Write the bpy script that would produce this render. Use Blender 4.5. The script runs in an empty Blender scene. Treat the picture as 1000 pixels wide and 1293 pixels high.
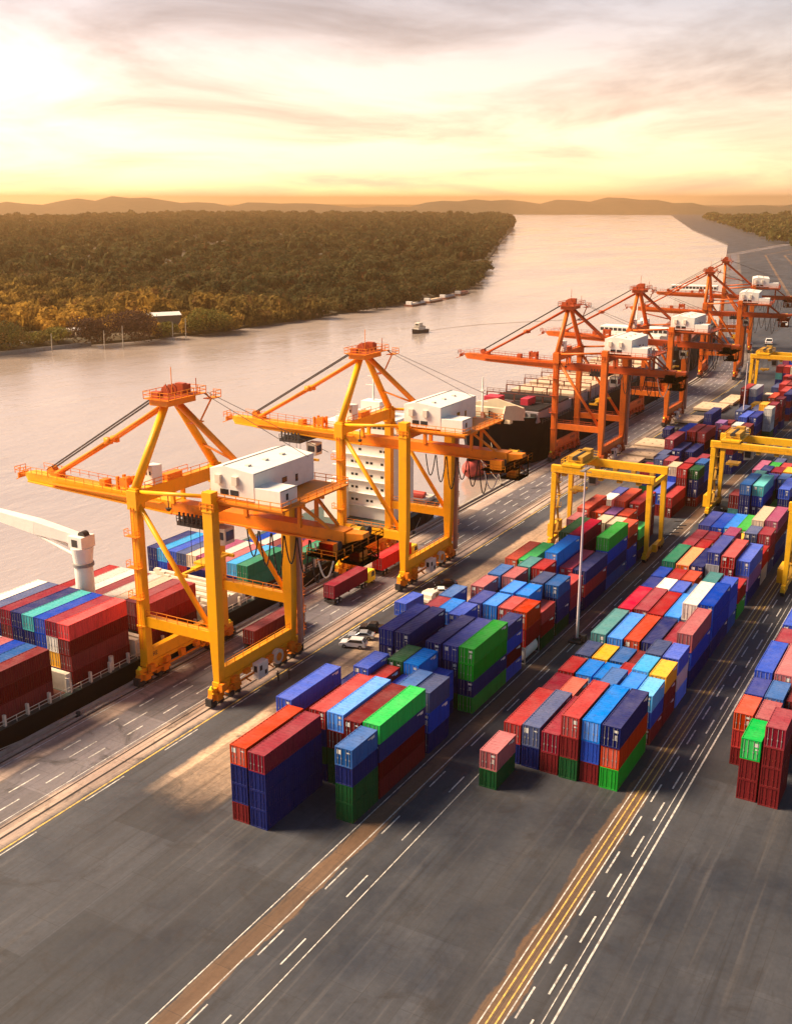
import bpy, bmesh, math, random
import numpy as np
from mathutils import Vector, Matrix
random.seed(11); rng = np.random.default_rng(5)
R = math.radians
HAZE, EXPO, GLOW = 0.0001, 1.2, 30
S = bpy.context.scene
COL = S.collection

# ------------------------------------------------------------------ materials
def newmat(name):
    m = bpy.data.materials.new(name); m.use_nodes = True
    nt = m.node_tree; b = nt.nodes['Principled BSDF']
    return m, nt, b
def N(nt, t, **k):
    n = nt.nodes.new(t)
    for a, v in k.items(): setattr(n, a, v)
    return n
def mixc(nt, fac, a, b, mode='MIX'):
    m = N(nt, 'ShaderNodeMix', data_type='RGBA', blend_type=mode)
    for sock, v in ((0, fac), (6, a), (7, b)):
        if hasattr(v, 'links'): nt.links.new(v, m.inputs[sock])
        else: m.inputs[sock].default_value = v if sock == 0 else (v[0], v[1], v[2], 1)
    return m.outputs[2]
def noise(nt, scale, detail=4, rough=.6, coord='Object', stretch=None, dist=0):
    tc = N(nt, 'ShaderNodeTexCoord'); o = tc.outputs[coord]
    if stretch:
        mp = N(nt, 'ShaderNodeMapping'); mp.inputs['Scale'].default_value = stretch
        nt.links.new(o, mp.inputs[0]); o = mp.outputs[0]
    n = N(nt, 'ShaderNodeTexNoise'); n.inputs['Scale'].default_value = scale
    n.inputs['Detail'].default_value = detail; n.inputs['Roughness'].default_value = rough
    n.inputs['Distortion'].default_value = dist
    nt.links.new(o, n.inputs['Vector']); return n.outputs[0]
def ramp(nt, v, lo, hi, a=0., b=1.):
    m = N(nt, 'ShaderNodeMapRange'); nt.links.new(v, m.inputs[0])
    m.inputs[1].default_value = lo; m.inputs[2].default_value = hi
    m.inputs[3].default_value = a; m.inputs[4].default_value = b
    return m.outputs[0]
def bump(nt, bsdf, h, strength, dist=.1):
    b = N(nt, 'ShaderNodeBump'); b.inputs['Strength'].default_value = strength
    b.inputs['Distance'].default_value = dist
    nt.links.new(h, b.inputs['Height']); nt.links.new(b.outputs[0], bsdf.inputs['Normal'])
MATS = {}
def paint(name, c, rough=.5, dirt=.35, scale=.6, metal=0, dirtcol=(.10, .06, .04)):
    if name in MATS: return MATS[name]
    m, nt, b = newmat(name)
    f = ramp(nt, noise(nt, scale, 6, .65), .48, .75, 0, dirt)
    col = mixc(nt, f, c, dirtcol)
    f2 = ramp(nt, noise(nt, 4.0, 3, .6, stretch=(1, 1, .15)), .5, .8, 0, dirt * .6)
    col = mixc(nt, f2, col, tuple(x * .55 for x in c))
    nt.links.new(col, b.inputs['Base Color'])
    b.inputs['Roughness'].default_value = rough; b.inputs['Metallic'].default_value = metal; b.inputs['Specular IOR Level'].default_value = .08 if name.startswith('hull') else .3
    MATS[name] = m; return m

CRANE = paint('crane_orange', (.93, .40, .006), .42, .2)
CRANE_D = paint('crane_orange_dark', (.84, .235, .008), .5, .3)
RTGY = paint('gantry_yellow', (.80, .43, .015), .42, .3)
RTGY_D = paint('gantry_yellow_dark', (.45, .25, .03), .5, .5)
WHITE = paint('white_paint', (.80, .77, .72), .45, .14)
WHITE_W = paint('white_worn', (.70, .62, .52), .5, .3)
DARK = paint('dark_steel', (.035, .033, .035), .55, .3)
GREY = paint('grey_steel', (.25, .24, .24), .5, .3)
RUBBER = paint('rubber', (.02, .02, .02), .8, .2)
GLASS, nt, b = newmat('window_glass'); b.inputs['Base Color'].default_value = (.02, .025, .03, 1); b.inputs['Roughness'].default_value = .12
CABLE = paint('black_cable', (.02, .015, .015), .6, 0)
ROPE = paint('rope', (.45, .38, .30), .8, .2)
HULL = paint('hull_black', (.006, .006, .009), .5, .25, .15, dirtcol=(.03, .015, .012))
HULLRED = paint('hull_red', (.22, .03, .03), .5, .4, .3)
DECK = paint('deck_green', (.06, .09, .08), .6, .5)
DECKRED = paint('deck_rust', (.18, .06, .04), .6, .5)
CREAM = paint('hatch_cream', (.62, .46, .32), .55, .3)
CONC = paint('kerb_concrete', (.36, .32, .28), .8, .5)
SPOT = paint('hatch_spot', (.16, .08, .05), .7, .2)
YEL = paint('marker_yellow', (.85, .75, .03), .4, .05)
RED = paint('marker_red', (.6, .05, .03), .5, .2)
WOOD = paint('timber', (.30, .23, .16), .8, .3)
BARK = paint('bark', (.09, .06, .04), .9, .3)

def container_mat(attr=False):
    m, nt, b = newmat('container_paint')
    oi = N(nt, 'ShaderNodeObjectInfo'); ocol = oi.outputs['Color']
    if attr: at = N(nt, 'ShaderNodeAttribute'); at.attribute_name = 'paint'; ocol = at.outputs['Color']
    geo = N(nt, 'ShaderNodeNewGeometry')
    sep = N(nt, 'ShaderNodeSeparateXYZ'); nt.links.new(geo.outputs['True Normal'], sep.inputs[0])
    up = ramp(nt, sep.outputs[2], .55, .85)
    tc = N(nt, 'ShaderNodeTexCoord')
    add = N(nt, 'ShaderNodeVectorMath', operation='ADD'); nt.links.new(tc.outputs['Object'], add.inputs[0])
    sc = N(nt, 'ShaderNodeVectorMath', operation='SCALE'); sc.inputs[3].default_value = 60
    cb = N(nt, 'ShaderNodeCombineXYZ')
    for i in range(3): nt.links.new(oi.outputs['Random'], cb.inputs[i])
    nt.links.new(cb.outputs[0], sc.inputs[0]); nt.links.new(sc.outputs[0], add.inputs[1])
    def nz(scale, st=(1, 1, 1), d=5):
        mp = N(nt, 'ShaderNodeMapping'); mp.inputs['Scale'].default_value = st
        nt.links.new(add.outputs[0], mp.inputs[0])
        n = N(nt, 'ShaderNodeTexNoise'); n.inputs['Scale'].default_value = scale; n.inputs['Detail'].default_value = d
        nt.links.new(mp.outputs[0], n.inputs[0]); return n.outputs[0]
    # patchy chalky roof fade, with the sky-lit lightness of the top painted in
    fade = N(nt, 'ShaderNodeMath', operation='MULTIPLY')
    nt.links.new(up, fade.inputs[0]); nt.links.new(ramp(nt, nz(.45), .3, .72, .01, .11), fade.inputs[1])
    col = mixc(nt, fade.outputs[0], ocol, (.50, .46, .46))
    rust = ramp(nt, nz(1.1, (1, 1, .5), 8), .62, .78, 0, .26)
    col = mixc(nt, rust, col, (.07, .025, .014))
    streak = ramp(nt, nz(2.2, (1, 1, .12), 3), .5, .78, 0, .35)
    col = mixc(nt, streak, col, (.006, .006, .008))
    val = N(nt, 'ShaderNodeHueSaturation'); nt.links.new(col, val.inputs['Color'])
    nt.links.new(ramp(nt, oi.outputs['Random'], 0, 1, .74, 1.2), val.inputs['Value']); nt.links.new(ramp(nt, oi.outputs['Random'], 0, 1, 1.06, .90), val.inputs['Saturation'])
    nt.links.new(val.outputs[0], b.inputs['Base Color'])
    nt.links.new(ramp(nt, nz(3), .3, .7, .42, .65), b.inputs['Roughness']); b.inputs['Specular IOR Level'].default_value = .08
    return m
CONT = container_mat()
MARK = paint('white_lettering', (.72, .72, .70), .6, .35, 3)
BAR = paint('lock_bar', (.30, .30, .31), .4, .3)

def leafy(m, nt, b, colsock, k=.45):
    t = N(nt, 'ShaderNodeBsdfTranslucent'); nt.links.new(colsock, t.inputs[0]); mx = N(nt, 'ShaderNodeMixShader'); mx.inputs[0].default_value = k
    nt.links.new(b.outputs[0], mx.inputs[1]); nt.links.new(t.outputs[0], mx.inputs[2]); nt.links.new(mx.outputs[0], nt.nodes['Material Output'].inputs[0])
def foliage(name, dark, light, hue=(.10, .05, .02), s=.03):
    m, nt, b = newmat(name)
    c = mixc(nt, ramp(nt, noise(nt, s, 2, .5), .35, .65), dark, light)
    c = mixc(nt, ramp(nt, noise(nt, s * 2.7, 2, .5, stretch=(1, 1.3, 1)), .5, .68, 0, .8), c, hue)
    h = N(nt, 'ShaderNodeHueSaturation'); nt.links.new(c, h.inputs['Color'])
    nt.links.new(ramp(nt, noise(nt, .45, 3, .7), .3, .7, .55, 1.5), h.inputs['Value'])
    nt.links.new(h.outputs[0], b.inputs['Base Color']); b.inputs['Roughness'].default_value = .85
    b.inputs['Specular IOR Level'].default_value = .15; leafy(m, nt, b, h.outputs[0], .35)
    return m
def foliage2():
    m, nt, b = newmat('woodland_foliage_haze_tint'); tc = N(nt, 'ShaderNodeTexCoord'); sp = N(nt, 'ShaderNodeSeparateXYZ'); nt.links.new(tc.outputs['Object'], sp.inputs[0])
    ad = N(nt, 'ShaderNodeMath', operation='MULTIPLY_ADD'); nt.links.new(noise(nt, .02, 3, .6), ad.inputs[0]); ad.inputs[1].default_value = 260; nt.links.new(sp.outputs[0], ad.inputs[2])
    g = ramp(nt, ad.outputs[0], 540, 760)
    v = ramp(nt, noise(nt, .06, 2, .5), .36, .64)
    warm = mixc(nt, v, (.20, .115, .022), (.56, .31, .05)); cool = mixc(nt, v, (.025, .034, .016), (.085, .075, .03))  # haze glow put into the leaf colour: orange at left, darker to the right
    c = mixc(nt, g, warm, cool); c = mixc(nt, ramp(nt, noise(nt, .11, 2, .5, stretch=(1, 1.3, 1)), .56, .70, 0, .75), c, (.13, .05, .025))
    h = N(nt, 'ShaderNodeHueSaturation'); nt.links.new(c, h.inputs['Color']); nt.links.new(ramp(nt, noise(nt, .5, 3, .7), .3, .7, .5, 1.5), h.inputs['Value']); nt.links.new(h.outputs[0], b.inputs['Base Color'])
    b.inputs['Roughness'].default_value = .9; b.inputs['Specular IOR Level'].default_value = .1; leafy(m, nt, b, h.outputs[0], .5); return m
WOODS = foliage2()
LEAF = foliage('foliage', (.03, .042, .013), (.13, .11, .026), (.13, .055, .022), .045)
LEAF_Y = foliage('foliage_olive', (.10, .10, .02), (.19, .15, .03), (.16, .10, .03))
LEAF_P = foliage('foliage_russet', (.045, .022, .016), (.075, .034, .024), (.05, .024, .024))

def asphalt():
    m, nt, b = newmat('quay_surface')
    tc = N(nt, 'ShaderNodeTexCoord'); sp = N(nt, 'ShaderNodeSeparateXYZ'); nt.links.new(tc.outputs['Object'], sp.inputs[0])
    def mth(op, a, b2):
        n = N(nt, 'ShaderNodeMath', operation=op)
        for i, v in enumerate((a, b2)):
            if hasattr(v, 'links'): nt.links.new(v, n.inputs[i])
            else: n.inputs[i].default_value = v
        return n.outputs[0]
    X = sp.outputs[0]
    Y = mth('SUBTRACT', sp.outputs[1], mth('ADD', ramp(nt, X, 450, 530, 0, 10), ramp(nt, X, 530, 1600, 0, 241)))
    near = mth('MULTIPLY', ramp(nt, X, 225, 275, 1, 0), ramp(nt, mth('ADD', X, mth('MULTIPLY', noise(nt, .15, 5, .7), 14)), 96, 108, 0, 1)); near2 = ramp(nt, X, 250, 420, 1, .35)
    big = noise(nt, .07, 5, .65); fine = noise(nt, 1.6, 6, .7); streak = noise(nt, .5, 5, .6, stretch=(.06, 1, 1))
    base = mixc(nt, ramp(nt, big, .3, .7), (.022, .026, .036), (.052, .056, .070))
    # bare sandy concrete apron strips
    def band(y0, y1, soft):
        wob = N(nt, 'ShaderNodeMath', operation='MULTIPLY_ADD'); nt.links.new(noise(nt, .12, 6, .7), wob.inputs[0]); wob.inputs[1].default_value = 2.4; nt.links.new(Y, wob.inputs[2])
        a = ramp(nt, wob.outputs[0], y0 + 1.2 - soft, y0 + 1.2 + soft); c = ramp(nt, wob.outputs[0], y1 + 1.2 - soft, y1 + 1.2 + soft, 1, 0)
        mu = N(nt, 'ShaderNodeMath', operation='MULTIPLY'); nt.links.new(a, mu.inputs[0]); nt.links.new(c, mu.inputs[1]); return mu.outputs[0]
    conc = mixc(nt, ramp(nt, fine, .3, .7), (.38, .265, .18), (.50, .36, .25))
    base = mixc(nt, mth('MULTIPLY', band(78.2, 89.0, .35), near), base, conc)
    apr = mixc(nt, ramp(nt, big, .35, .65), (.30, .225, .195), (.41, .31, .25))
    base = mixc(nt, mth('MULTIPLY', band(94.8, 98.6, .5), near2), base, apr)
    base = mixc(nt, mth('MULTIPLY', band(106.6, 113.5, .6), near2), base, apr)
    lane = mixc(nt, ramp(nt, streak, .3, .7), (.10, .092, .112), (.18, .162, .18))
    base = mixc(nt, band(98.6, 106.6, .5), base, lane)
    brown = mixc(nt, ramp(nt, streak, .35, .65), (.11, .062, .035), (.19, .115, .07))
    base = mixc(nt, band(57.6, 60.2, .12), base, brown); base = mixc(nt, band(31.6, 34.4, .12), base, brown)
    def bricks(w, hgt, mort, off):
        bt = N(nt, 'ShaderNodeTexBrick'); bt.offset = off; nt.links.new(tc.outputs['Object'], bt.inputs['Vector']); bt.inputs['Scale'].default_value = 1
        bt.inputs['Brick Width'].default_value = w; bt.inputs['Row Height'].default_value = hgt; bt.inputs['Mortar Size'].default_value = mort; bt.inputs['Bias'].default_value = 0
        bt.inputs['Color1'].default_value = (0, 0, 0, 1); bt.inputs['Color2'].default_value = (1, 1, 1, 1); bt.inputs['Mortar'].default_value = (.5, .5, .5, 1); return bt
    b1 = bricks(7.3, 4.1, .035, .5); b2 = bricks(23, 9.7, .0, .37)
    hp = N(nt, 'ShaderNodeHueSaturation'); nt.links.new(base, hp.inputs['Color']); nt.links.new(ramp(nt, b2.outputs[0], 0, 1, .66, 1.30), hp.inputs['Value']); base = hp.outputs[0]
    hp = N(nt, 'ShaderNodeHueSaturation'); nt.links.new(base, hp.inputs['Color']); nt.links.new(ramp(nt, b1.outputs[0], 0, 1, .92, 1.08), hp.inputs['Value']); base = hp.outputs[0]
    base = mixc(nt, ramp(nt, b1.outputs['Fac'], 0, 1, 0, .55), base, (.02, .018, .018))
    tyre = noise(nt, .9, 3, .55, stretch=(.03, 1, 1), dist=.3)
    base = mixc(nt, ramp(nt, tyre, .56, .72, 0, .55), base, (.016, .015, .016)); base = mixc(nt, ramp(nt, tyre, .42, .28, 0, .25), base, (.16, .145, .14))
    wear = ramp(nt, streak, .45, .75, 0, .55)
    base = mixc(nt, wear, base, (.03, .028, .03))
    oil = ramp(nt, noise(nt, .16, 7, .72, dist=1.0), .56, .68, 0, .7)
    base = mixc(nt, oil, base, (.022, .02, .022))
    h = N(nt, 'ShaderNodeHueSaturation'); nt.links.new(base, h.inputs['Color'])
    nt.links.new(ramp(nt, fine, .25, .75, .8, 1.2), h.inputs['Value'])
    nt.links.new(h.outputs[0], b.inputs['Base Color'])
    nt.links.new(ramp(nt, big, .35, .65, .55, .85), b.inputs['Roughness'])
    bump(nt, b, fine, .3, .03)
    return m
ASPH = asphalt()
def line_mat(name, c):
    m, nt, b = newmat(name)
    col = mixc(nt, ramp(nt, noise(nt, 1.3, 6, .75), .42, .62, .0, .75), c, (.09, .085, .085))
    nt.links.new(col, b.inputs['Base Color']); b.inputs['Roughness'].default_value = .7; return m
LWHITE = line_mat('road_line_white', (.62, .60, .57)); LFAINT = line_mat('road_line_faint', (.17, .165, .16)); LYEL = line_mat('road_line_yellow', (.70, .46, .10))
RAILM = paint('rail_groove', (.035, .03, .03), .5, .3)

def water_mat():
    m, nt, b = newmat('river_water')
    c = mixc(nt, ramp(nt, noise(nt, .006, 3, .5), .3, .7), (.345, .285, .25), (.405, .34, .305))
    nt.links.new(c, b.inputs['Base Color'])
    b.inputs['Roughness'].default_value = .16; b.inputs['IOR'].default_value = 1.75; b.inputs['Specular IOR Level'].default_value = .8
    w1 = noise(nt, .35, 4, .6, stretch=(.5, 1, 1), dist=.4); w2 = noise(nt, .05, 3, .5, stretch=(.6, 1.2, 1))
    ad = N(nt, 'ShaderNodeMath', operation='MULTIPLY_ADD'); nt.links.new(w2, ad.inputs[0]); ad.inputs[1].default_value = 2.5; nt.links.new(w1, ad.inputs[2])
    bump(nt, b, ad.outputs[0], .34, .5)
    nt.links.new(ramp(nt, noise(nt, .012, 4, .6, stretch=(.4, 1, 1)), .35, .65, .07, .24), b.inputs['Roughness'])
    return m
WATER = water_mat()

# ------------------------------------------------------------------ mesh builder
class MB:
    def __init__(s): s.v = []; s.f = []; s.m = []
    def add(s, vs, fs, mi=0):
        o = len(s.v); s.v += [tuple(p) for p in vs]
        for f in fs: s.f.append([o + i for i in f]); s.m.append(mi)
    def box(s, x0, x1, y0, y1, z0, z1, mi=0):
        s.add([(x0, y0, z0), (x1, y0, z0), (x1, y1, z0), (x0, y1, z0), (x0, y0, z1), (x1, y0, z1), (x1, y1, z1), (x0, y1, z1)],
              [(0, 3, 2, 1), (4, 5, 6, 7), (0, 1, 5, 4), (1, 2, 6, 5), (2, 3, 7, 6), (3, 0, 4, 7)], mi)
    def beam(s, p, q, w, h, mi=0, w2=None, h2=None, up=(0, 0, 1)):
        p = Vector(p); q = Vector(q); d = (q - p).normalized(); u = Vector(up)
        if abs(d.dot(u)) > .97: u = Vector((0, 1, 0))
        sd = d.cross(u).normalized(); u = sd.cross(d)
        w2 = w if w2 is None else w2; h2 = h if h2 is None else h2
        vs = []
        for c, ww, hh in ((p, w, h), (q, w2, h2)):
            for a, b2 in ((-1, -1), (1, -1), (1, 1), (-1, 1)): vs.append(c + sd * (a * ww / 2) + u * (b2 * hh / 2))
        s.add(vs, [(0, 1, 2, 3), (7, 6, 5, 4), (0, 4, 5, 1), (1, 5, 6, 2), (2, 6, 7, 3), (3, 7, 4, 0)], mi)
    def tube(s, p, q, r, r2=None, n=10, mi=0, caps=True):
        p = Vector(p); q = Vector(q); d = (q - p).normalized(); r2 = r if r2 is None else r2
        u = Vector((0, 0, 1)) if abs(d.z) < .95 else Vector((0, 1, 0))
        a = d.cross(u).normalized(); b2 = d.cross(a); vs = []
        for c, rr in ((p, r), (q, r2)):
            for i in range(n):
                t = 2 * math.pi * i / n; vs.append(c + a * (rr * math.cos(t)) + b2 * (rr * math.sin(t)))
        fs = [(i, (i + 1) % n, n + (i + 1) % n, n + i) for i in range(n)]
        if caps: fs += [tuple(range(n - 1, -1, -1)), tuple(range(n, 2 * n))]
        s.add(vs, fs, mi)
    def path(s, pts, r, n=6, mi=0):
        for a, b2 in zip(pts, pts[1:]): s.tube(a, b2, r, n=n, mi=mi)
    def prism(s, prof, y0, y1, mi=0, axis='y'):
        n = len(prof)
        if axis == 'y': vs = [(x, y0, z) for x, z in prof] + [(x, y1, z) for x, z in prof]
        else: vs = [(y0, x, z) for x, z in prof] + [(y1, x, z) for x, z in prof]
        s.add(vs, [tuple(range(n)), tuple(range(2 * n - 1, n - 1, -1))] + [(i, n + i, n + (i + 1) % n, (i + 1) % n) for i in range(n)], mi)
    def rail(s, pts, h=1.1, step=2.0, r=.045, mi=0):
        for a, b2 in zip(pts, pts[1:]):
            a = Vector(a); b2 = Vector(b2); L = (b2 - a).length; k = max(1, int(L / step))
            for i in range(k + 1):
                p = a + (b2 - a) * (i / k); s.beam(p, p + Vector((0, 0, h)), r * 2, r * 2, mi)
            for zz in (h, h * .5): s.beam(a + Vector((0, 0, zz)), b2 + Vector((0, 0, zz)), r * 2, r * 2, mi)
    def mesh(s, name, mats):
        me = bpy.data.meshes.new(name); me.from_pydata(s.v, [], s.f)
        mats = mats if isinstance(mats, (list, tuple)) else [mats]
        for m in mats: me.materials.append(m)
        me.polygons.foreach_set('material_index', s.m)
        bm = bmesh.new(); bm.from_mesh(me); bmesh.ops.recalc_face_normals(bm, faces=bm.faces); bm.to_mesh(me); bm.free()
        return me
    def build(s, name, mats, parent=None, smooth=False, bevel=0):
        o = bpy.data.objects.new(name, s.mesh(name, mats)); COL.objects.link(o)
        if parent: o.parent = parent
        if smooth: o.data.polygons.foreach_set('use_smooth', [True] * len(o.data.polygons))
        if bevel:
            md = o.modifiers.new('Bevel', 'BEVEL'); md.width = bevel; md.segments = 2; md.limit_method = 'ANGLE'
        return o
def each(name, mat, parent, boxes, bevel=0):
    for bx in boxes:
        m = MB(); m.box(*bx); m.build(name, mat, parent, bevel=bevel)
def empty(name, loc=(0, 0, 0), rz=0):
    o = bpy.data.objects.new(name, None); COL.objects.link(o); o.location = loc; o.rotation_euler.z = rz; o.empty_display_size = .5
    return o
def tag(o, label=None, cat=None, group=None, kind=None):
    if label: o['label'] = label
    if cat: o['category'] = cat
    if group: o['group'] = group
    if kind: o['kind'] = kind
    return o
def kids(o): return [c for c in COL.objects if c.parent == o]
def copy_tree(o, parent=None, loc=None, rz=None, label=None):
    c = o.copy(); COL.objects.link(c); c.parent = parent
    if loc is not None: c.location = loc
    if rz is not None: c.rotation_euler.z = rz
    if label: c['label'] = label
    for ch in kids(o): copy_tree(ch, c)
    return c

# ------------------------------------------------------------------ camera (solved from the photograph's vanishing points)
H_CAM = 73.26; PITCH = math.atan((646.5 - 253.2) / 1349.6); YAW = R(29.545)
cam = bpy.data.cameras.new('camera'); co = bpy.data.objects.new('camera', cam); COL.objects.link(co)
co.location = (0, 0, H_CAM)
fw = Vector((math.cos(YAW) * math.cos(PITCH), math.sin(YAW) * math.cos(PITCH), -math.sin(PITCH)))
co.rotation_euler = fw.to_track_quat('-Z', 'Y').to_euler()
cam.sensor_fit = 'HORIZONTAL'; cam.sensor_width = 36; cam.lens = 36 * 1.3496
cam.clip_start = 1; cam.clip_end = 60000
S.camera = co

# ------------------------------------------------------------------ light
SUN_EL = R(42); SUN_AZ = math.atan2(.94, -.34)      # direction towards the sun in the ground plane, over the river
w = bpy.data.worlds.new('World'); S.world = w; w.use_nodes = True
wn = w.node_tree; bg = wn.nodes['Background']
sky = wn.nodes.new('ShaderNodeTexSky'); sky.sky_type = 'NISHITA'; sky.sun_disc = False
sky.sun_elevation = SUN_EL; sky.sun_rotation = math.pi / 2 - SUN_AZ
sky.air_density = 1.2; sky.dust_density = 1.0; sky.ozone_density = 1.2
bg.inputs[1].default_value = .05
# warm evening glow low over the river, on the side of the sun
tc = N(wn, 'ShaderNodeTexCoord'); sp = N(wn, 'ShaderNodeSeparateXYZ'); wn.links.new(tc.outputs['Generated'], sp.inputs[0])
def wmath(op, a, b2=None):
    n = N(wn, 'ShaderNodeMath', operation=op)
    for i, v in enumerate((a, b2)):
        if v is None: continue
        if hasattr(v, 'links'): wn.links.new(v, n.inputs[i])
        else: n.inputs[i].default_value = v
    return n.outputs[0]
GA = R(78); ca, sa = math.cos(GA), math.sin(GA)
elev = wmath('MAXIMUM', sp.outputs[2], 0.0)
low = wmath('POWER', 2.718, wmath('MULTIPLY', elev, -9.5))
side = wmath('ADD', wmath('MULTIPLY', sp.outputs[0], ca), wmath('MULTIPLY', sp.outputs[1], sa))
lobe = wmath('POWER', wmath('MAXIMUM', wmath('MULTIPLY_ADD', side, .5), 0.0), 1.6)
lobe.node.inputs[0].links[0].from_node.inputs[0].links[0].from_node.inputs[2].default_value = .5
gl = wmath('MULTIPLY', wmath('MULTIPLY', low, lobe), GLOW)
gcol = mixc(wn, ramp(wn, low, .25, .95), (1, .57, .40), (1, .52, .22))
gs = N(wn, 'ShaderNodeVectorMath', operation='SCALE'); wn.links.new(gcol, gs.inputs[0]); wn.links.new(gl, gs.inputs[3])
ad = N(wn, 'ShaderNodeVectorMath', operation='ADD'); wn.links.new(sky.outputs[0], ad.inputs[0]); wn.links.new(gs.outputs[0], ad.inputs[1])
dv = wmath('ADD', elev, .12); cvx = N(wn, 'ShaderNodeCombineXYZ'); wn.links.new(wmath('DIVIDE', sp.outputs[0], dv), cvx.inputs[0]); wn.links.new(wmath('DIVIDE', sp.outputs[1], dv), cvx.inputs[1])
cn = N(wn, 'ShaderNodeTexNoise'); cn.inputs['Scale'].default_value = .75; cn.inputs['Detail'].default_value = 7; cn.inputs['Roughness'].default_value = .58; cn.inputs['Distortion'].default_value = .5; wn.links.new(cvx.outputs[0], cn.inputs['Vector'])
cl = ramp(wn, cn.outputs[0], .42, .66); warmc = N(wn, 'ShaderNodeVectorMath', operation='SCALE'); warmc.inputs[0].default_value = (1, .68, .56); wn.links.new(wmath('ADD', wmath('MULTIPLY', gl, .42), .25), warmc.inputs[3])
cm = N(wn, 'ShaderNodeMix', data_type='RGBA'); wn.links.new(wmath('MULTIPLY', cl, .62), cm.inputs[0]); wn.links.new(ad.outputs[0], cm.inputs[6]); wn.links.new(warmc.outputs[0], cm.inputs[7]); wn.links.new(cm.outputs[2], bg.inputs[0])
sd = bpy.data.lights.new('sun', 'SUN'); sd.energy = 5.0; sd.angle = R(26); sd.color = (1, .74, .47)
so = bpy.data.objects.new('sun', sd); COL.objects.link(so)
sdir = Vector((math.cos(SUN_AZ) * math.cos(SUN_EL), math.sin(SUN_AZ) * math.cos(SUN_EL), math.sin(SUN_EL)))
so.rotation_euler = sdir.to_track_quat('Z', 'Y').to_euler(); so.location = (0, 0, 300)

# ------------------------------------------------------------------ setting: quay, river, far bank
def quay_y(x):      # the quay line runs straight, then bends towards the river
    if x < 440: return 112.6
    t = x - 440
    return 112.6 + (t * t * .00125 if t < 90 else 90 * 90 * .00125 + (t - 90) * .225) if t < 1600 else 490 + (t - 1600) * .3
LAND_Z = 0.0
xs = [-600, -200, 0, 60, 120, 180, 240, 300, 360, 420, 440, 450, 460, 470, 480, 490, 500, 510, 520, 530, 600, 700, 800, 1000, 1400, 2000, 3000, 5200, 12000, 20000]
m = MB(); vs = []
for x in xs: vs += [(x, quay_y(x), -5), (x, quay_y(x), 0), (x, -9000, 0)]
fs = []
for i in range(len(xs) - 1):
    a = 3 * i; fs += [(a, a + 3, a + 4, a + 1), (a + 1, a + 4, a + 5, a + 2)]
m.add(vs, fs); g = m.build('ground', ASPH); tag(g, 'asphalt and concrete surface of the container terminal', 'ground', kind='structure')
m = MB(); m.add([(-900, -50, -2.5), (20000, -50, -2.5), (20000, 12000, -2.5), (-900, 12000, -2.5)], [(0, 1, 2, 3)])
o = m.build('river', WATER); tag(o, 'wide calm river glowing in warm light', 'river', kind='structure')
def bank_y(x):
    pts = [(-900, 520), (100, 470), (365, 448), (420, 436), (450, 424), (510, 408), (620, 404), (700, 404), (800, 408), (880, 425), (1000, 470), (1300, 600), (1900, 850), (3000, 1300), (5200, 2300), (20000, 9000)]
    for (a, ya), (b2, yb) in zip(pts, pts[1:]):
        if x <= b2: return ya + (yb - ya) * (x - a) / (b2 - a)
    return pts[-1][1]
BANKM, nt, b = newmat('bank_soil')
nt.links.new(mixc(nt, ramp(nt, noise(nt, .02, 6, .7), .35, .65), (.03, .03, .014), (.10, .065, .03)), b.inputs['Base Color']); b.inputs['Roughness'].default_value = .9
m = MB(); bx = list(range(-900, 1000, 30)) + [1000, 1150, 1300, 1600, 1900, 2400, 3000, 4000, 5200, 9000, 14000, 20000]; vs = []; fs = []
for x in bx:
    y = bank_y(x) + random.uniform(-2, 2); vs += [(x, y, -5), (x, y + 2.5, -1.2), (x, y + 9, .6), (x, 14000, 3.5)]
for i in range(len(bx) - 1):
    for j in range(3): a = 4 * i + j; fs.append((a, a + 4, a + 5, a + 1))
m.add(vs, fs); tag(m.build('far_bank', BANKM), 'low wooded bank across the river', 'river bank', kind='structure')

m = MB(); vs = []; fs = []; n = 90; ph = [rng.uniform(0, 6.28) for _ in range(6)]
for i in range(n + 1):
    a = R(-12 + 75 * i / n); h = 62 + 20 * math.sin(i * .23 + ph[0]) + 14 * math.sin(i * .61 + ph[1]) + 7 * math.sin(i * 1.7 + ph[2]) + 4 * math.sin(i * 3.1 + ph[3])
    for d, k in ((6400, -.05), (6900, .62), (7400, 1.0), (8200, .8), (9500, -.05)):
        hh = h * k * (1 + .12 * math.sin(i * 2.3 + d)); vs.append((d * math.cos(a), d * math.sin(a), hh))
for i in range(n):
    for j in range(4): a = 5 * i + j; fs.append((a, a + 5, a + 6, a + 1))
m.add(vs, fs); tag(m.build('hills', BANKM, None, True), 'low hazy hills along the horizon', 'hills', kind='structure')

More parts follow.
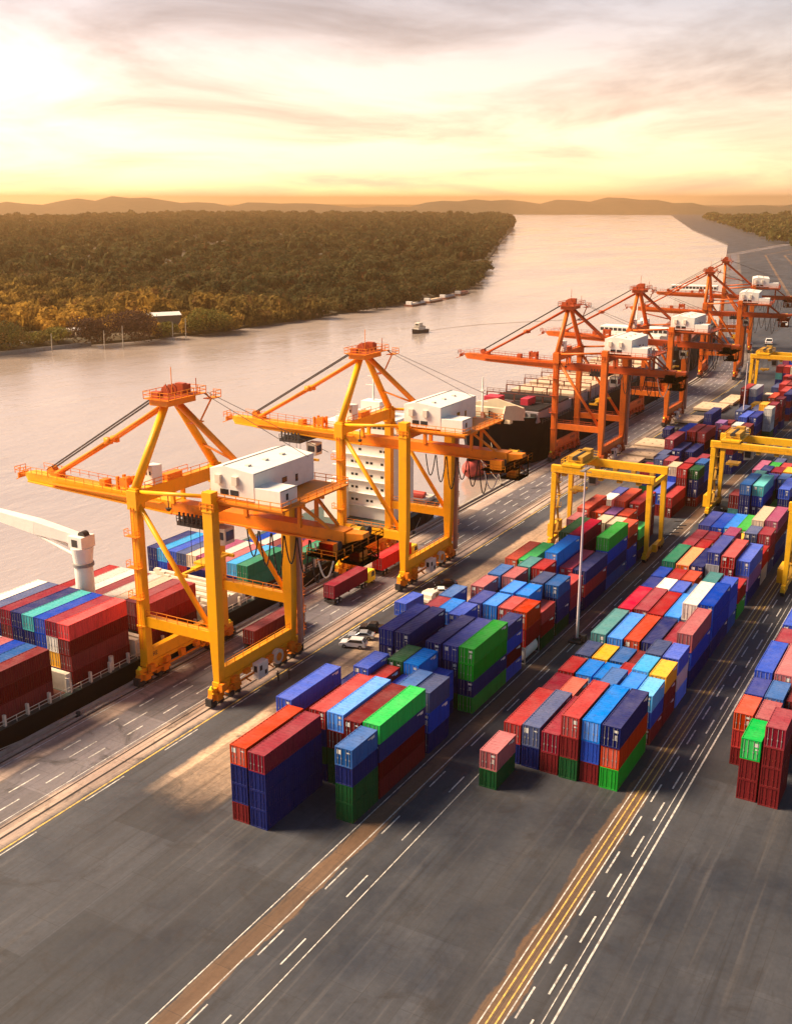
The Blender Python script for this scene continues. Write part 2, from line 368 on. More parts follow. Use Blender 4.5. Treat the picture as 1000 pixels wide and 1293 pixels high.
# ---- forest
def crown_pts(n, rx, ry, rz, lumps, quad, rg, full=False):
    cs = []
    for k in range(lumps):
        t = rg.uniform(0, 6.28); rr = rg.uniform(.25, .62); cs.append((rx * rr * math.cos(t), ry * rr * math.sin(t), rg.uniform(-.35, .5) * rz, rg.uniform(.4, .62)))
    cs = np.array(cs); idx = rg.integers(0, lumps, n)
    d = rg.normal(size=(n, 3)); d[:, 2] = d[:, 2] if full else np.abs(d[:, 2]) * .9 - .25; d /= np.linalg.norm(d, axis=1)[:, None]
    rad = rg.uniform(.72, 1.05, n)[:, None]
    c = cs[idx]; p = c[:, :3] + d * rad * c[:, 3:4] * np.array([rx, ry, rz])
    nrm = d + rg.normal(size=(n, 3)) * .45; nrm /= np.linalg.norm(nrm, axis=1)[:, None]
    a = np.cross(nrm, rg.normal(size=(n, 3))); a /= np.linalg.norm(a, axis=1)[:, None]; b2 = np.cross(nrm, a)
    s1 = (quad * rg.uniform(.6, 1.3, n))[:, None]; s2 = (quad * rg.uniform(.5, 1.0, n))[:, None]
    return np.stack([p - a * s1, p - b2 * s2, p + a * s1, p + b2 * s2], 1)     # n,4,3
def quads_obj(name, Q, mat, parent=None):
    Q = Q.reshape(-1, 3); n = len(Q) // 4
    me = bpy.data.meshes.new(name); me.vertices.add(len(Q)); me.vertices.foreach_set('co', Q.ravel().astype(np.float32))
    me.loops.add(len(Q)); me.loops.foreach_set('vertex_index', np.arange(len(Q), dtype=np.int32))
    me.polygons.add(n); me.polygons.foreach_set('loop_start', np.arange(0, len(Q), 4, dtype=np.int32))
    me.update(calc_edges=True); me.materials.append(mat)
    o = bpy.data.objects.new(name, me); COL.objects.link(o)
    if parent: o.parent = parent
    return o
protoN = [crown_pts(420, 5.6, 5.6, 4.2, 8, .72, rng) for _ in range(9)]
protoF = [crown_pts(90, 6, 6, 4.6, 5, 1.9, rng) for _ in range(6)]
def place(protos, pts, rg):
    out = []
    for (x, y, z, s) in pts:
        Q = protos[rg.integers(len(protos))]; t = rg.uniform(0, 6.28); c, sn = math.cos(t), math.sin(t)
        M = np.array([[c, sn, 0], [-sn, c, 0], [0, 0, 1]]) * s; M[2, 2] *= rg.uniform(.8, 1.35)
        out.append(Q @ M + np.array([x, y, z]))
    return np.concatenate(out)
CLEAR = [(425, 452, 34, 16), (498, 438, 17, 14), (440, 428, 20, 10), (408, 472, 9, 9), (742, 770, 18, 12)]
near_pts = []; x = 250.
while x < 1150:
    y0 = bank_y(x)
    for y in np.arange(y0 + (7 if x < 430 else 2.5), y0 + 330, 10.2):
        if rng.random() < .12: continue
        px, py = x + rng.normal() * 2.8, y + rng.normal() * 2.8
        if any(abs(px - a) < c and abs(py - b2) < d for a, b2, c, d in CLEAR): continue
        s = float(np.clip(rng.lognormal(-.14, .42), .38, 2.3)); near_pts.append((px, py, (.2 + 2.0 * s) if y < y0 + 24 and x > 430 else .6 + 3.9 * s, s * 1.22))
    x += 9.6
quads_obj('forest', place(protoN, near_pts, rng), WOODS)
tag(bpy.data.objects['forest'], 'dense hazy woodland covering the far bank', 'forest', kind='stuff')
far_pts = []
for k in range(5200):
    x = 300 + 3600 * rng.random() ** 1.3; y0 = bank_y(x) + (300 if x < 1150 else 10); y = y0 + (2400) * rng.random() ** 1.5
    if y > 3300: continue
    s = rng.uniform(.9, 2.0) * (1 + x / 4000); far_pts.append((x, y, 2 + 4 * s, s))
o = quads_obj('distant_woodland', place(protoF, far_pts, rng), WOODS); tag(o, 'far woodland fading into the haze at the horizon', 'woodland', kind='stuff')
far2 = []
for k in range(1800):
    x = 900 + 3600 * rng.random() ** 1.2; y = quay_y(x) - 110 - 900 * rng.random() ** 1.4; s = rng.uniform(.8, 1.7) * (1 + x / 4000); far2.append((x, y, 2 + 4 * s, s))
o = quads_obj('inland_woodland', place(protoF, far2, rng), LEAF); tag(o, 'far trees inland beyond the end of the terminal', 'woodland', kind='stuff')

def tree(loc, r, h, mat, label, n=1700):
    t = empty('tree', loc); tag(t, label, 'tree', 'trees along the far bank')
    m = MB(); m.tube((0, 0, -.8), (.2, .1, h * .5), .35, .2, 8)
    for k in range(5):
        a = k * 1.3; m.tube((.1, .05, h * .35), (r * .5 * math.cos(a), r * .5 * math.sin(a), h * .7), .16, .07, 6)
    m.build('trunk', BARK, t)
    Q = crown_pts(n, r, r * .95, h * .62, 13, .55, rng, True) + np.array([0, 0, h * .46])
    quads_obj('crown', Q, mat, t)
for a in [((427, 429, -.5), 14, 14, LEAF_P, 'dark russet bushy tree overhanging the water by the two poles', 3200),
          ((447, 422, -.5), 18, 16, LEAF_P, 'broad dark russet tree at the water, left of the long white roof', 4200),
          ((493, 408, -.3), 12, 14, LEAF_Y, 'bright olive rounded tree at the waterline, right of the long white roof', 2600),
          ((502, 405, -.3), 11, 14, LEAF_Y, 'smaller olive tree beside the bright rounded one at the waterline', 2200),
          ((470, 415, .2), 7, 7, LEAF_Y, 'low olive shrub tree in front of the long white roof', 1200),
          ((381, 447, .4), 16, 14, LEAF, 'dark green tree at the left end of the low sea wall', 2600),
          ((400, 449, .4), 9, 6.5, LEAF_Y, 'yellow green low tree behind the low sea wall', 1500),
          ((413, 444, .4), 9, 7.5, LEAF_Y, 'yellow green bushy tree behind the right part of the sea wall', 1500)]:
    tree(*a)
# huts, sea wall, poles
def hut(loc, rz, L, W, hh, roofmat, wallmat, label):
    h = empty('hut', loc, rz); tag(h, label, 'hut', 'roofs among the far trees')
    m = MB(); m.box(-L / 2, L / 2, -W / 2, W / 2, -.5, hh); m.build('wall', wallmat, h)
    m = MB(); m.prism([(-W / 2 - .6, hh), (0, hh + W * .22), (W / 2 + .6, hh), (W / 2 + .6, hh + .15), (0, hh + W * .22 + .18), (-W / 2 - .6, hh + .15)], -L / 2 - .6, L / 2 + .6, axis='x'); m.build('roof', roofmat, h)
    m = MB(); m.box(-.6, .6, -W / 2 - .05, -W / 2 + .02, -.5, 2.0); m.build('door', DARK, h)
hut((438, 449, .8), R(-20), 12, 6, 3.4, WHITE, WOOD, 'white roofed hut among the trees, right hand one of the left pair')
hut((430, 455, .8), R(-14), 9, 6, 3.0, WHITE_W, WOOD, 'small pale roofed hut beside the white hut above the sea wall')
hut((500, 446, 1.5), R(-32), 20, 8, 5.2, WHITE, WOOD, 'long white roofed shed behind the russet trees')
hut((742, 770, 2), R(10), 26, 9, 6, WHITE, CREAM, 'farthest white roofed building among distant trees')
m = MB()
pw = [(x, bank_y(x) - 1.5) for x in range(330, 432, 6)]
for (xa, ya), (xb, yb) in zip(pw, pw[1:]): m.beam((xa, ya, -1.8), (xb, yb, -1.8), .8, 2.6)
tag(m.build('sea_wall', CONC), 'low pale concrete wall along the far waterline', 'wall')
for i, (x, y, h, lb) in enumerate([(418, 414.5, 8.5, 'thin pale pole in the water, left one before the russet tree'), (423, 406, 11, 'taller pale pole in the water before the russet tree'), (466, 409, 9, 'pale pole in the water at the right edge of the russet trees'), (398, 432, 8, 'leaning pole in the water before the low sea wall'), (476, 408, 10, 'thin pole standing before the olive trees')]):
    m = MB(); m.tube((0, 0, -5), (.25, 0, h * .5), .26, .22, 8); m.tube((.25, 0, h * .5), (.55, .1, h), .22, .15, 8); m.box(-.3, .3, -.3, .3, 1.2, 1.5)
    o = m.build('mooring_pole', ROPE); o.location = (x, y, -1); tag(o, lb, 'pole', 'poles in the river')

# ---- road markings (sheets just above the asphalt)
def strip(name, mat, segs, label, z=.006):
    m = MB()
    for x0, x1, y, wd in segs:
        n = max(1, int((x1 - x0) / 20)) if x1 > 430 else 1
        for i in range(n):
            a = x0 + (x1 - x0) * i / n; b2 = x0 + (x1 - x0) * (i + 1) / n
            da, db = quay_y(a) - 112.6, quay_y(b2) - 112.6
            m.add([(a, y + da - wd / 2, z), (b2, y + db - wd / 2, z), (b2, y + db + wd / 2, z), (a, y + da + wd / 2, z)], [(0, 1, 2, 3)])
    tag(m.build(name, mat), label, 'road marking', kind='structure')
seg = []
for y in (105.9, 103.6, 101.2):
    L, gp = (3.2, 4.4) if y != 103.6 else (5.2, 5.2)
    seg += [(x, x + L, y, .22) for x in np.arange(40, 760, L + gp)]
seg += [(x, x + 7, 93.55, .17) for x in np.arange(40, 760, 15)]
for y in (57.1, 54.3): seg += [(x, x + 4.5, y, .17) for x in np.arange(60, 420, 12.4)]
for y in (31.0, 29.45): seg += [(x + (0 if y > 30 else 4.5), x + 4.8 + (0 if y > 30 else 4.5), y, .2) for x in np.arange(60, 420, 8.6)]
strip('white_road_dashes', LWHITE, seg, 'dashed white lane lines along the quay roads')
strip('white_road_lines', LWHITE, [(30, 900, 109.6, .2), (30, 900, 98.9, .14), (30, 430, 27.75, .22), (30, 430, 28.6, .1), (30, 430, 33.75, .14), (30, 430, 31.75, .14), (30, 430, 58.0, .14), (30, 430, 60.45, .14), (30, 430, 52.9, .12)], 'solid white edge lines along the quay roads', z=.010)
strip('yellow_road_line', LYEL, [(30, 900, 94.15, .24), (30, 430, 32.3, .16), (30, 430, 33.1, .16)], 'continuous yellow line beside the crane track', z=.014)
strip('crane_rail_track', RAILM, [(30, 900, 110.5, .3), (30, 900, 96.2, .34), (30, 900, 97.9, .2)], 'sunken dark crane rails along the quay', z=.018)
# kerb / fender beam on the quay edge
kx = list(range(20, 440, 20)) + list(range(440, 760, 10)); m = MB()
for a, b2 in zip(kx, kx[1:]):
    m.beam((a, quay_y(a) - .45, .22), (b2, quay_y(b2) - .45, .22), .7, .45); m.beam((a, quay_y(a) + .25, -.55), (b2, quay_y(b2) + .25, -.55), .5, .5)
    m.beam((a, quay_y(a) - 1.7, .10), (b2, quay_y(b2) - 1.7, .10), .35, .2)
tag(m.build('quay_kerb', CONC), 'long pale concrete kerb and fender beam along the quay edge', 'kerb')
def bollard(x, label):
    m = MB(); y = quay_y(x) - 1.1; m.tube((0, 0, 0), (0, 0, .5), .28, .22, 12); m.tube((0, 0, .5), (0, 0, .72), .4, .34, 12); m.box(-.45, .45, -.45, .45, 0, .06)
    o = m.build('bollard', DARK); o.location = (x, y, .0); tag(o, label, 'bollard', 'mooring bollards on the quay edge')
for x, lb in ((101.5, 'bollard on the quay edge holding the nearest two ropes'), (153, 'bollard on the quay edge in line with the far leg of the nearest crane'), (205, 'bollard on the quay edge past the second crane'), (254, 'bollard on the quay edge where two ropes to the red bulbous bow meet')): bollard(x, lb)

# ------------------------------------------------------------------ containers
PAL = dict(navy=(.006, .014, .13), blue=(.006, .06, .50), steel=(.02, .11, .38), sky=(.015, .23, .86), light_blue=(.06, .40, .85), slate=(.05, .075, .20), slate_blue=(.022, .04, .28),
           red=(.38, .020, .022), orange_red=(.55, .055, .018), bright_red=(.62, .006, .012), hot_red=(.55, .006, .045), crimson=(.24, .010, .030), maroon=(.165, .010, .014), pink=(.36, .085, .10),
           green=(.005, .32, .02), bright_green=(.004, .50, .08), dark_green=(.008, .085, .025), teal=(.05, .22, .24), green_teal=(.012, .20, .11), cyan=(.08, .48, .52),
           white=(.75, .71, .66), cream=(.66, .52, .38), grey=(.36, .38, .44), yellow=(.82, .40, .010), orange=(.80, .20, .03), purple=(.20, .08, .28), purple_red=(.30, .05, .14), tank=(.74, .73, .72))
def container_mesh(L, name):
    W, H, m = 2.44, 2.59, MB(); x0, x1 = -L / 2, L / 2; y0, y1 = -W / 2, W / 2
    for xx in (x0, x1 - .16):
        for yy in (y0, y1 - .16): m.box(xx, xx + .16, yy, yy + .16, 0, H)
    for yy in (y0, y1 - .1):
        m.box(x0 + .16, x1 - .16, yy, yy + .1, .002, .16); m.box(x0 + .16, x1 - .16, yy, yy + .1, H - .12, H - .002)
    for xx in (x0, x1 - .1):
        m.box(xx, xx + .1, y0 + .16, y1 - .16, .002, .16); m.box(xx, xx + .1, y0 + .16, y1 - .16, H - .12, H - .002)
    # corrugated sides
    n = int(L / .42); xs2 = np.linspace(x0 + .16, x1 - .16, 4 * n + 1)
    for yy, sg in ((y0 + .03, 1), (y1 - .03, -1)):
        vs = []
        for i, x in enumerate(xs2):
            dpt = (0, .055, .055, 0)[i % 4] * sg; vs += [(x, yy + dpt, .16), (x, yy + dpt, H - .12)]
        m.add(vs, [(2 * i, 2 * i + 2, 2 * i + 3, 2 * i + 1) for i in range(4 * n)])
    # corrugated roof
    n = int(L / .62); xs3 = np.linspace(x0 + .1, x1 - .1, 4 * n + 1); vs = []
    for i, x in enumerate(xs3): z = H - .03 - (0, 0, .035, .035)[i % 4]; vs += [(x, y0 + .1, z), (x, y1 - .1, z)]
    m.add(vs, [(2 * i, 2 * i + 2, 2 * i + 3, 2 * i + 1) for i in range(4 * n)])
    # closed front end at +x
    vs = []; ys = np.linspace(y0 + .16, y1 - .16, 17)
    for i, y in enumerate(ys): d = (0, .04, .04, 0)[i % 4]; vs += [(x1 - .03 - d, y, .16), (x1 - .03 - d, y, H - .12)]
    m.add(vs, [(2 * i, 2 * i + 2, 2 * i + 3, 2 * i + 1) for i in range(16)])
    m.add([(x0, y0, .01), (x1, y0, .01), (x1, y1, .01), (x0, y1, .01)], [(0, 1, 2, 3)])
    return m.mesh(name, CONT)
def door_mesh(L, v):
    m = MB(); x = -L / 2 + .05
    for a, b2 in ((-1.06, -.008), (.008, 1.06)): m.box(x, x + .05, a, b2, .17, 2.46)
    for yy in (-.82, -.34, .34, .82):
        m.tube((x - .035, yy, .14), (x - .035, yy, 2.48), .028, n=6, mi=1)
        m.box(x - .06, x - .0, yy - .07, yy + .07, .95, 1.12, 1)
    if v == 1:
        m.box(x - .012, x - .002, -.95, -.45, 1.75, 2.2, 2); m.box(x - .012, x - .002, -.95, -.55, 1.35, 1.5, 2)
    elif v == 2:
        m.box(x - .012, x - .002, -.95, -.3, 1.9, 2.2, 2)
        for k in range(4): m.box(x - .012, x - .002, -.9, -.5, 1.5 - k * .16, 1.58 - k * .16, 2)
    elif v == 3:
        m.box(x - .012, x - .002, .35, .95, 1.6, 2.2, 2); m.box(x - .012, x - .002, -.95, -.4, 1.95, 2.1, 2)
    return m.mesh('door', [CONT, BAR, MARK])
CM = {20: container_mesh(6.06, 'container'), 40: container_mesh(12.19, 'container')}
DM = {(L, v): door_mesh(6.06 if L == 20 else 12.19, v) for L in (20, 40) for v in range(4)}
def id_mesh(L):
    m = MB(); m.box(L / 2 - 2.3, L / 2 - .7, -1.224, -1.2205, 2.12, 2.30); m.box(L / 2 - 1.5, L / 2 - .7, -1.224, -1.2205, 1.9, 2.12); return m.mesh('lettering', MARK)
IDM = {L: id_mesh(L) for L in CM} if False else {20: id_mesh(6.06), 40: id_mesh(12.19)}
def tank_container():
    m = MB(); L = 6.06
    for xx in (-L / 2 + .08, L / 2 - .08):
        for yy in (-1.14, 1.14): m.beam((xx, yy, 0), (xx, yy, 2.59), .16, .16, 1)
        for zz in (.1, 2.49): m.beam((xx, -1.05, zz), (xx, 1.05, zz), .14, .14, 1)
    for yy in (-1.14, 1.14): m.beam((-L / 2 + .16, yy, .1), (L / 2 - .16, yy, .1), .14, .14, 1)
    n = 24
    prof = [(-2.88, .3), (-2.8, .85), (-2.55, 1.12), (2.55, 1.12), (2.8, .85), (2.88, .3)]
    for (xa, ra), (xb, rb) in zip(prof, prof[1:]): m.tube((xa, 0, 1.3), (xb, 0, 1.3), ra, rb, n, 0, caps=False)
    m.tube((-2.9, 0, 1.3), (-2.87, 0, 1.3), .3, .3, n); m.tube((2.87, 0, 1.3), (2.9, 0, 1.3), .3, .3, n); m.tube((0, 0, 2.35), (0, 0, 2.5), .3, .3, 12)
    return m.mesh('tank_container', [WHITE, GREY])
TANK = None
BOXES = [
(104.3,76.12,7.731,2.577,40,'blue',2,'B1','bright blue long container before a navy blue one in the quayside block'),
(104.3,76.12,5.154,2.577,40,'maroon',0,'B1','nearest maroon long container under a bright blue one in the quayside block'),
(90.9,73.38,7.731,2.577,40,'orange_red',3,'B1','orange red long container left of a dark crimson one in the quayside block'),
(90.9,70.64,7.576,2.525,40,'crimson',0,'B1','dark crimson long container right of an orange red one in the quayside block'),
(104.0,70.64,7.576,2.525,40,'red',1,'B1','red long container left of a sky blue one in the quayside block'),
(104.0,67.9,7.731,2.577,40,'sky',2,'B1','sky blue long container right of a red one in the quayside block'),
(104.0,67.9,5.154,2.577,40,'maroon',0,'B1','maroon long container under a sky blue one in the quayside block'),
(103.7,65.16,7.537,2.512,40,'maroon',3,'B1','maroon long container right of a sky blue one in the quayside block'),
(103.8,62.42,7.731,2.577,40,'bright_green',0,'B1','bright green long container right of a maroon one in the quayside block'),
(103.8,62.42,5.154,2.577,40,'navy',2,'B1','navy blue long container under a bright green one in the quayside block'),
(103.8,62.42,2.577,2.577,40,'maroon',0,'B1','maroon long container two below a bright green one in the quayside block'),
(97.3,62.42,7.498,2.499,20,'steel',3,'B1','nearest steel blue short container before a bright green one in the quayside block'),
(124.2,67.9,6.147,3.073,20,'sky',2,'B1','sky blue short container right of a dark green one in the quayside block'),
(124.2,70.64,6.112,3.056,20,'dark_green',3,'B1','dark green short container left of a sky blue one in the quayside block'),
(119.3,73.38,7.071,2.357,20,'blue',3,'B1','bright blue short container right of a navy blue one in the quayside block'),
(118.3,76.12,3.134,3.134,20,'navy',2,'B1','navy blue short container left of a bright blue one in the quayside block'),
(117.6,70.64,5.698,2.849,20,'red',1,'B1','red short container right of a bright blue one in the quayside block'),
(117.8,67.9,5.007,2.504,20,'blue',2,'B1','bright blue short container right of a red one in the quayside block'),
(117.4,65.16,6.078,3.039,20,'steel',0,'B1','steel blue short container right of a bright blue one in the quayside block'),
(124.0,65.16,4.489,2.245,20,'blue',0,'B1','bright blue short container behind a steel blue one in the quayside block'),
(117.2,62.42,6.078,3.039,20,'slate',0,'B1','slate grey short container right of a steel blue one in the quayside block'),
(117.2,62.42,3.039,3.039,20,'blue',2,'B1','bright blue short container under a slate grey one in the quayside block'),
(117.2,62.42,0.0,3.039,20,'navy',0,'B1','navy blue short container two below a slate grey one in the quayside block'),
(131.2,76.12,7.77,2.59,40,'slate_blue',0,'B1','indigo long container left of a navy blue one in the quayside block'),
(131.2,76.12,5.18,2.59,40,'navy',2,'B1','nearest navy blue long container under an indigo one in the quayside block'),
(131.2,73.38,7.77,2.59,40,'navy',1,'B1','navy blue long container right of an indigo one in the quayside block'),
(131.2,73.38,5.18,2.59,40,'navy',3,'B1','nearest navy blue long container under a navy blue one in the quayside block'),
(130.9,67.9,7.576,2.525,40,'navy',2,'B1','navy blue long container left of an indigo one in the quayside block'),
(131.3,65.16,7.498,2.499,40,'slate_blue',3,'B1','indigo long container right of a navy blue one in the quayside block'),
(131.3,65.16,4.999,2.499,40,'navy',1,'B1','second nearest navy blue long container under an indigo one in the quayside block'),
(131.0,62.42,7.731,2.577,40,'green',2,'B1','green long container right of an indigo one in the quayside block'),
(131.0,62.42,5.154,2.577,40,'green',0,'B1','green long container under a green one in the quayside block'),
(131.0,62.42,2.577,2.577,40,'navy',2,'B1','nearest navy blue long container two below a green one in the quayside block'),
(131.0,62.42,0.0,2.577,40,'green',0,'B1','green long container three below a green one in the quayside block'),
(144.86,76.12,6.112,3.056,20,'crimson',2,'B1','dark crimson short container left of a sky blue one in the quayside block'),
(144.8,73.38,6.993,2.331,20,'sky',3,'B1','sky blue short container right of a dark crimson one in the quayside block'),
(151.04,76.12,6.181,3.091,20,'steel',2,'B1','steel blue short container behind a dark crimson one in the quayside block'),
(143.8,70.64,7.11,2.37,20,'blue',3,'B1','second nearest bright blue short container right of a sky blue one in the quayside block'),
(151.0,70.64,6.181,3.091,20,'slate_blue',1,'B1','indigo short container left of a sky blue one in the quayside block'),
(151.2,67.9,6.147,3.073,20,'sky',0,'B1','sky blue short container right of an indigo one in the quayside block'),
(151.2,65.16,6.078,3.039,20,'red',3,'B1','red short container left of an orange red one in the quayside block'),
(150.9,62.42,6.147,3.073,20,'orange_red',2,'B1','orange red short container right of a red one in the quayside block'),
(150.9,62.42,3.073,3.073,20,'red',0,'B1','red short container under an orange red one in the quayside block'),
(150.9,62.42,0.0,3.073,20,'tank',2,'B1','white tank container two below an orange red one in the quayside block'),
(143.31,62.42,7.071,2.357,20,'navy',1,'B1','navy blue short container behind a green one in the quayside block'),
(143.31,62.42,4.714,2.357,20,'blue',3,'B1','bright blue short container under a navy blue one in the quayside block'),
(143.31,62.42,2.357,2.357,20,'maroon',1,'B1','maroon short container two below a navy blue one in the quayside block'),
(143.31,62.42,0.0,2.357,20,'blue',3,'B1','bright blue short container three below a navy blue one in the quayside block'),
(157.6,62.42,4.593,2.296,20,'red',0,'B1','red short container behind an orange red one in the quayside block'),
(157.6,62.42,2.296,2.296,20,'red',2,'B1','red short container under a red one in the quayside block'),
(157.6,62.42,0.0,2.296,20,'dark_green',0,'B1','dark green short container two below a red one in the quayside block'),
(157.9,73.38,7.032,2.344,20,'pink',3,'B1','faded pink short container behind a sky blue one in the quayside block'),
(164.8,73.38,7.032,2.344,20,'steel',2,'B1','steel blue short container left of a faded pink one in the quayside block'),
(164.9,70.64,6.993,2.331,20,'pink',1,'B1','faded pink short container right of a steel blue one in the quayside block'),
(157.9,67.9,6.993,2.331,20,'sky',0,'B1','sky blue short container left of a sky blue one in the quayside block'),
(158.3,65.16,6.112,3.056,20,'sky',3,'B1','sky blue short container right of a sky blue one in the quayside block'),
(178.7,76.12,5.145,2.573,40,'orange_red',2,'B1','orange red long container left of a bright green one in the quayside block'),
(178.9,73.38,5.249,2.625,40,'bright_green',3,'B1','bright green long container right of an orange red one in the quayside block'),
(171.8,70.64,6.181,3.091,20,'teal',0,'B1','teal short container in the quayside block'),
(171.96,67.9,6.147,3.073,20,'red',1,'B1','red short container right of a teal one in the quayside block'),
(164.8,65.16,7.032,2.344,20,'slate',3,'B1','slate grey short container left of a steel blue one in the quayside block'),
(164.8,62.42,6.993,2.331,20,'steel',2,'B1','steel blue short container right of a slate grey one in the quayside block'),
(164.8,62.42,4.662,2.331,20,'navy',0,'B1','second nearest navy blue short container under a steel blue one in the quayside block'),
(164.8,62.42,2.331,2.331,20,'navy',2,'B1','nearest navy blue short container two below a steel blue one in the quayside block'),
(164.8,62.42,0.0,2.331,20,'dark_green',0,'B1','dark green short container three below a steel blue one in the quayside block'),
(178.14,67.9,7.887,2.629,40,'sky',2,'B1','sky blue long container left of a pinkish crimson one in the quayside block'),
(179.1,65.16,5.111,2.555,40,'hot_red',3,'B1','pinkish crimson long container right of a sky blue one in the quayside block'),
(178.8,62.42,5.145,2.573,40,'navy',0,'B1','navy blue long container right of a pinkish crimson one in the quayside block'),
(178.8,62.42,2.573,2.573,40,'red',2,'B1','red long container under a navy blue one in the quayside block'),
(178.8,62.42,0.0,2.573,40,'navy',0,'B1','nearest navy blue long container two below a navy blue one in the quayside block'),
(171.2,62.42,4.973,2.486,20,'red',1,'B1','red short container behind a steel blue one in the quayside block'),
(171.2,62.42,2.486,2.486,20,'crimson',3,'B1','dark crimson short container under a red one in the quayside block'),
(171.2,62.42,0.0,2.486,20,'navy',1,'B1','nearest navy blue short container two below a red one in the quayside block'),
(191.2,62.42,7.964,2.655,40,'green',0,'B1','green long container behind a navy blue one in the quayside block'),
(191.2,62.42,5.309,2.655,40,'blue',2,'B1','bright blue long container under a green one in the quayside block'),
(191.2,62.42,2.655,2.655,40,'navy',0,'B1','second nearest navy blue long container two below a green one in the quayside block'),
(191.2,62.42,0.0,2.655,40,'steel',2,'B1','steel blue long container three below a green one in the quayside block'),
(191.0,67.9,7.848,2.616,40,'hot_red',1,'B1','pinkish crimson long container right of a dark green one in the quayside block'),
(191.0,67.9,5.232,2.616,40,'crimson',3,'B1','dark crimson long container under a pinkish crimson one in the quayside block'),
(192.4,70.64,7.576,2.525,40,'dark_green',2,'B1','dark green long container in the quayside block'),
(204.3,62.42,7.071,2.357,20,'orange_red',3,'B1','orange red short container right of a cream one in the quayside block'),
(204.3,62.42,4.714,2.357,20,'maroon',1,'B1','maroon short container under an orange red one in the quayside block'),
(204.3,62.42,2.357,2.357,20,'blue',3,'B1','bright blue short container two below an orange red one in the quayside block'),
(204.3,62.42,0.0,2.357,20,'blue',1,'B1','bright blue short container three below an orange red one in the quayside block'),
(211.6,62.42,4.662,2.331,20,'bright_green',0,'B1','bright green short container in the quayside block'),
(210.0,73.38,7.77,2.59,40,'orange_red',1,'B1','orange red long container left of an orange red one in the quayside block'),
(203.8,73.38,7.071,2.357,20,'pink',2,'B1','faded pink short container before an orange red one in the quayside block'),
(211.4,70.64,7.11,2.37,20,'orange_red',1,'B1','orange red short container right of an orange red one in the quayside block'),
(211.8,67.9,7.071,2.357,20,'purple',0,'B1','purple short container right of an orange red one in the quayside block'),
(212.3,65.16,6.993,2.331,20,'orange_red',3,'B1','orange red short container right of a purple one in the quayside block'),
(205.0,67.9,6.993,2.331,20,'cream',0,'B1','cream short container left of a cream one in the quayside block'),
(205.3,65.16,6.147,3.073,20,'cream',1,'B1','cream short container right of a cream one in the quayside block'),
(225.7,73.38,5.663,2.832,20,'white',1,'B1','white short container before an indigo one in the quayside block'),
(232.6,73.38,5.56,2.78,20,'slate_blue',3,'B1','indigo short container behind a white one in the quayside block'),
(218.2,67.9,8.003,2.668,40,'orange_red',0,'B1','orange red long container behind a purple one in the quayside block'),
(219.8,65.16,7.537,2.512,40,'red',3,'B1','red long container behind an orange red one in the quayside block'),
(219.8,65.16,5.025,2.512,40,'maroon',1,'B1','nearest maroon long container under a red one in the quayside block'),
(266.5,73.38,7.032,2.344,20,'slate',1,'B1','slate grey short container right of a dark crimson one in the quayside block'),
(265.8,70.64,7.071,2.357,20,'crimson',0,'B1','dark crimson short container right of a slate grey one in the quayside block'),
(259.25,67.9,7.187,2.396,20,'cream',3,'B1','cream short container left of a red one in the quayside block'),
(258.66,65.16,7.148,2.383,20,'red',2,'B1','red short container right of a cream one in the quayside block'),
(258.66,65.16,4.766,2.383,20,'maroon',0,'B1','maroon short container under a red one in the quayside block'),
(259.31,62.42,6.993,2.331,20,'dark_green',1,'B1','dark green short container right of a red one in the quayside block'),
(259.31,62.42,4.662,2.331,20,'navy',3,'B1','navy blue short container under a dark green one in the quayside block'),
(259.31,62.42,2.331,2.331,20,'navy',1,'B1','navy blue short container two below a dark green one in the quayside block'),
(259.31,62.42,0.0,2.331,20,'maroon',3,'B1','maroon short container three below a dark green one in the quayside block'),
(265.49,62.42,7.343,2.448,20,'steel',0,'B1','steel blue short container right of a dark crimson one in the quayside block'),
(246.6,65.16,2.538,2.538,40,'red',3,'B1','nearest red long container right of a bright blue one in the quayside block'),
(246.6,65.16,0.0,2.538,40,'maroon',1,'B1','second nearest maroon long container under a red one in the quayside block'),
(246.94,67.9,2.849,2.849,40,'blue',2,'B1','bright blue long container before a cream one in the quayside block'),
(285.8,76.12,7.964,2.655,40,'crimson',1,'B1','dark crimson long container left of a navy blue one in the quayside block'),
(283.3,73.38,5.525,2.763,40,'navy',3,'B1','navy blue long container right of a dark crimson one in the quayside block'),
(285.8,70.64,5.111,2.555,40,'navy',0,'B1','navy blue long container right of a navy blue one in the quayside block'),
(298.3,73.38,8.081,2.694,40,'red',0,'B1','red long container left of a red one in the quayside block'),
(298.6,70.64,7.964,2.655,40,'red',1,'B1','red long container right of a red one in the quayside block'),
(298.6,70.64,5.309,2.655,40,'maroon',3,'B1','fourth nearest maroon long container under a red one in the quayside block'),
(299.6,76.12,7.887,2.629,40,'blue',2,'B1','bright blue long container behind a dark crimson one in the quayside block'),
(328.6,76.12,7.848,2.616,40,'navy',0,'B1','sixth nearest navy blue long container in the quayside block'),
(319.9,70.64,7.226,2.409,20,'purple',2,'B1','purple short container before a maroon one in the quayside block'),
(312.3,67.9,7.11,2.37,20,'crimson',3,'B1','sixth nearest dark crimson short container in the quayside block'),
(297.2,62.42,2.784,2.784,40,'navy',2,'B1','navy blue long container two below a dark crimson one in the quayside block'),
(297.2,62.42,0.0,2.784,40,'navy',0,'B1','navy blue long container three below a dark crimson one in the quayside block'),
(346.6,70.64,5.871,2.935,40,'slate',3,'B1','slate grey long container left of a bright blue one in the quayside block'),
(339.3,67.9,5.594,2.797,40,'blue',0,'B1','bright blue long container right of a slate grey one in the quayside block'),
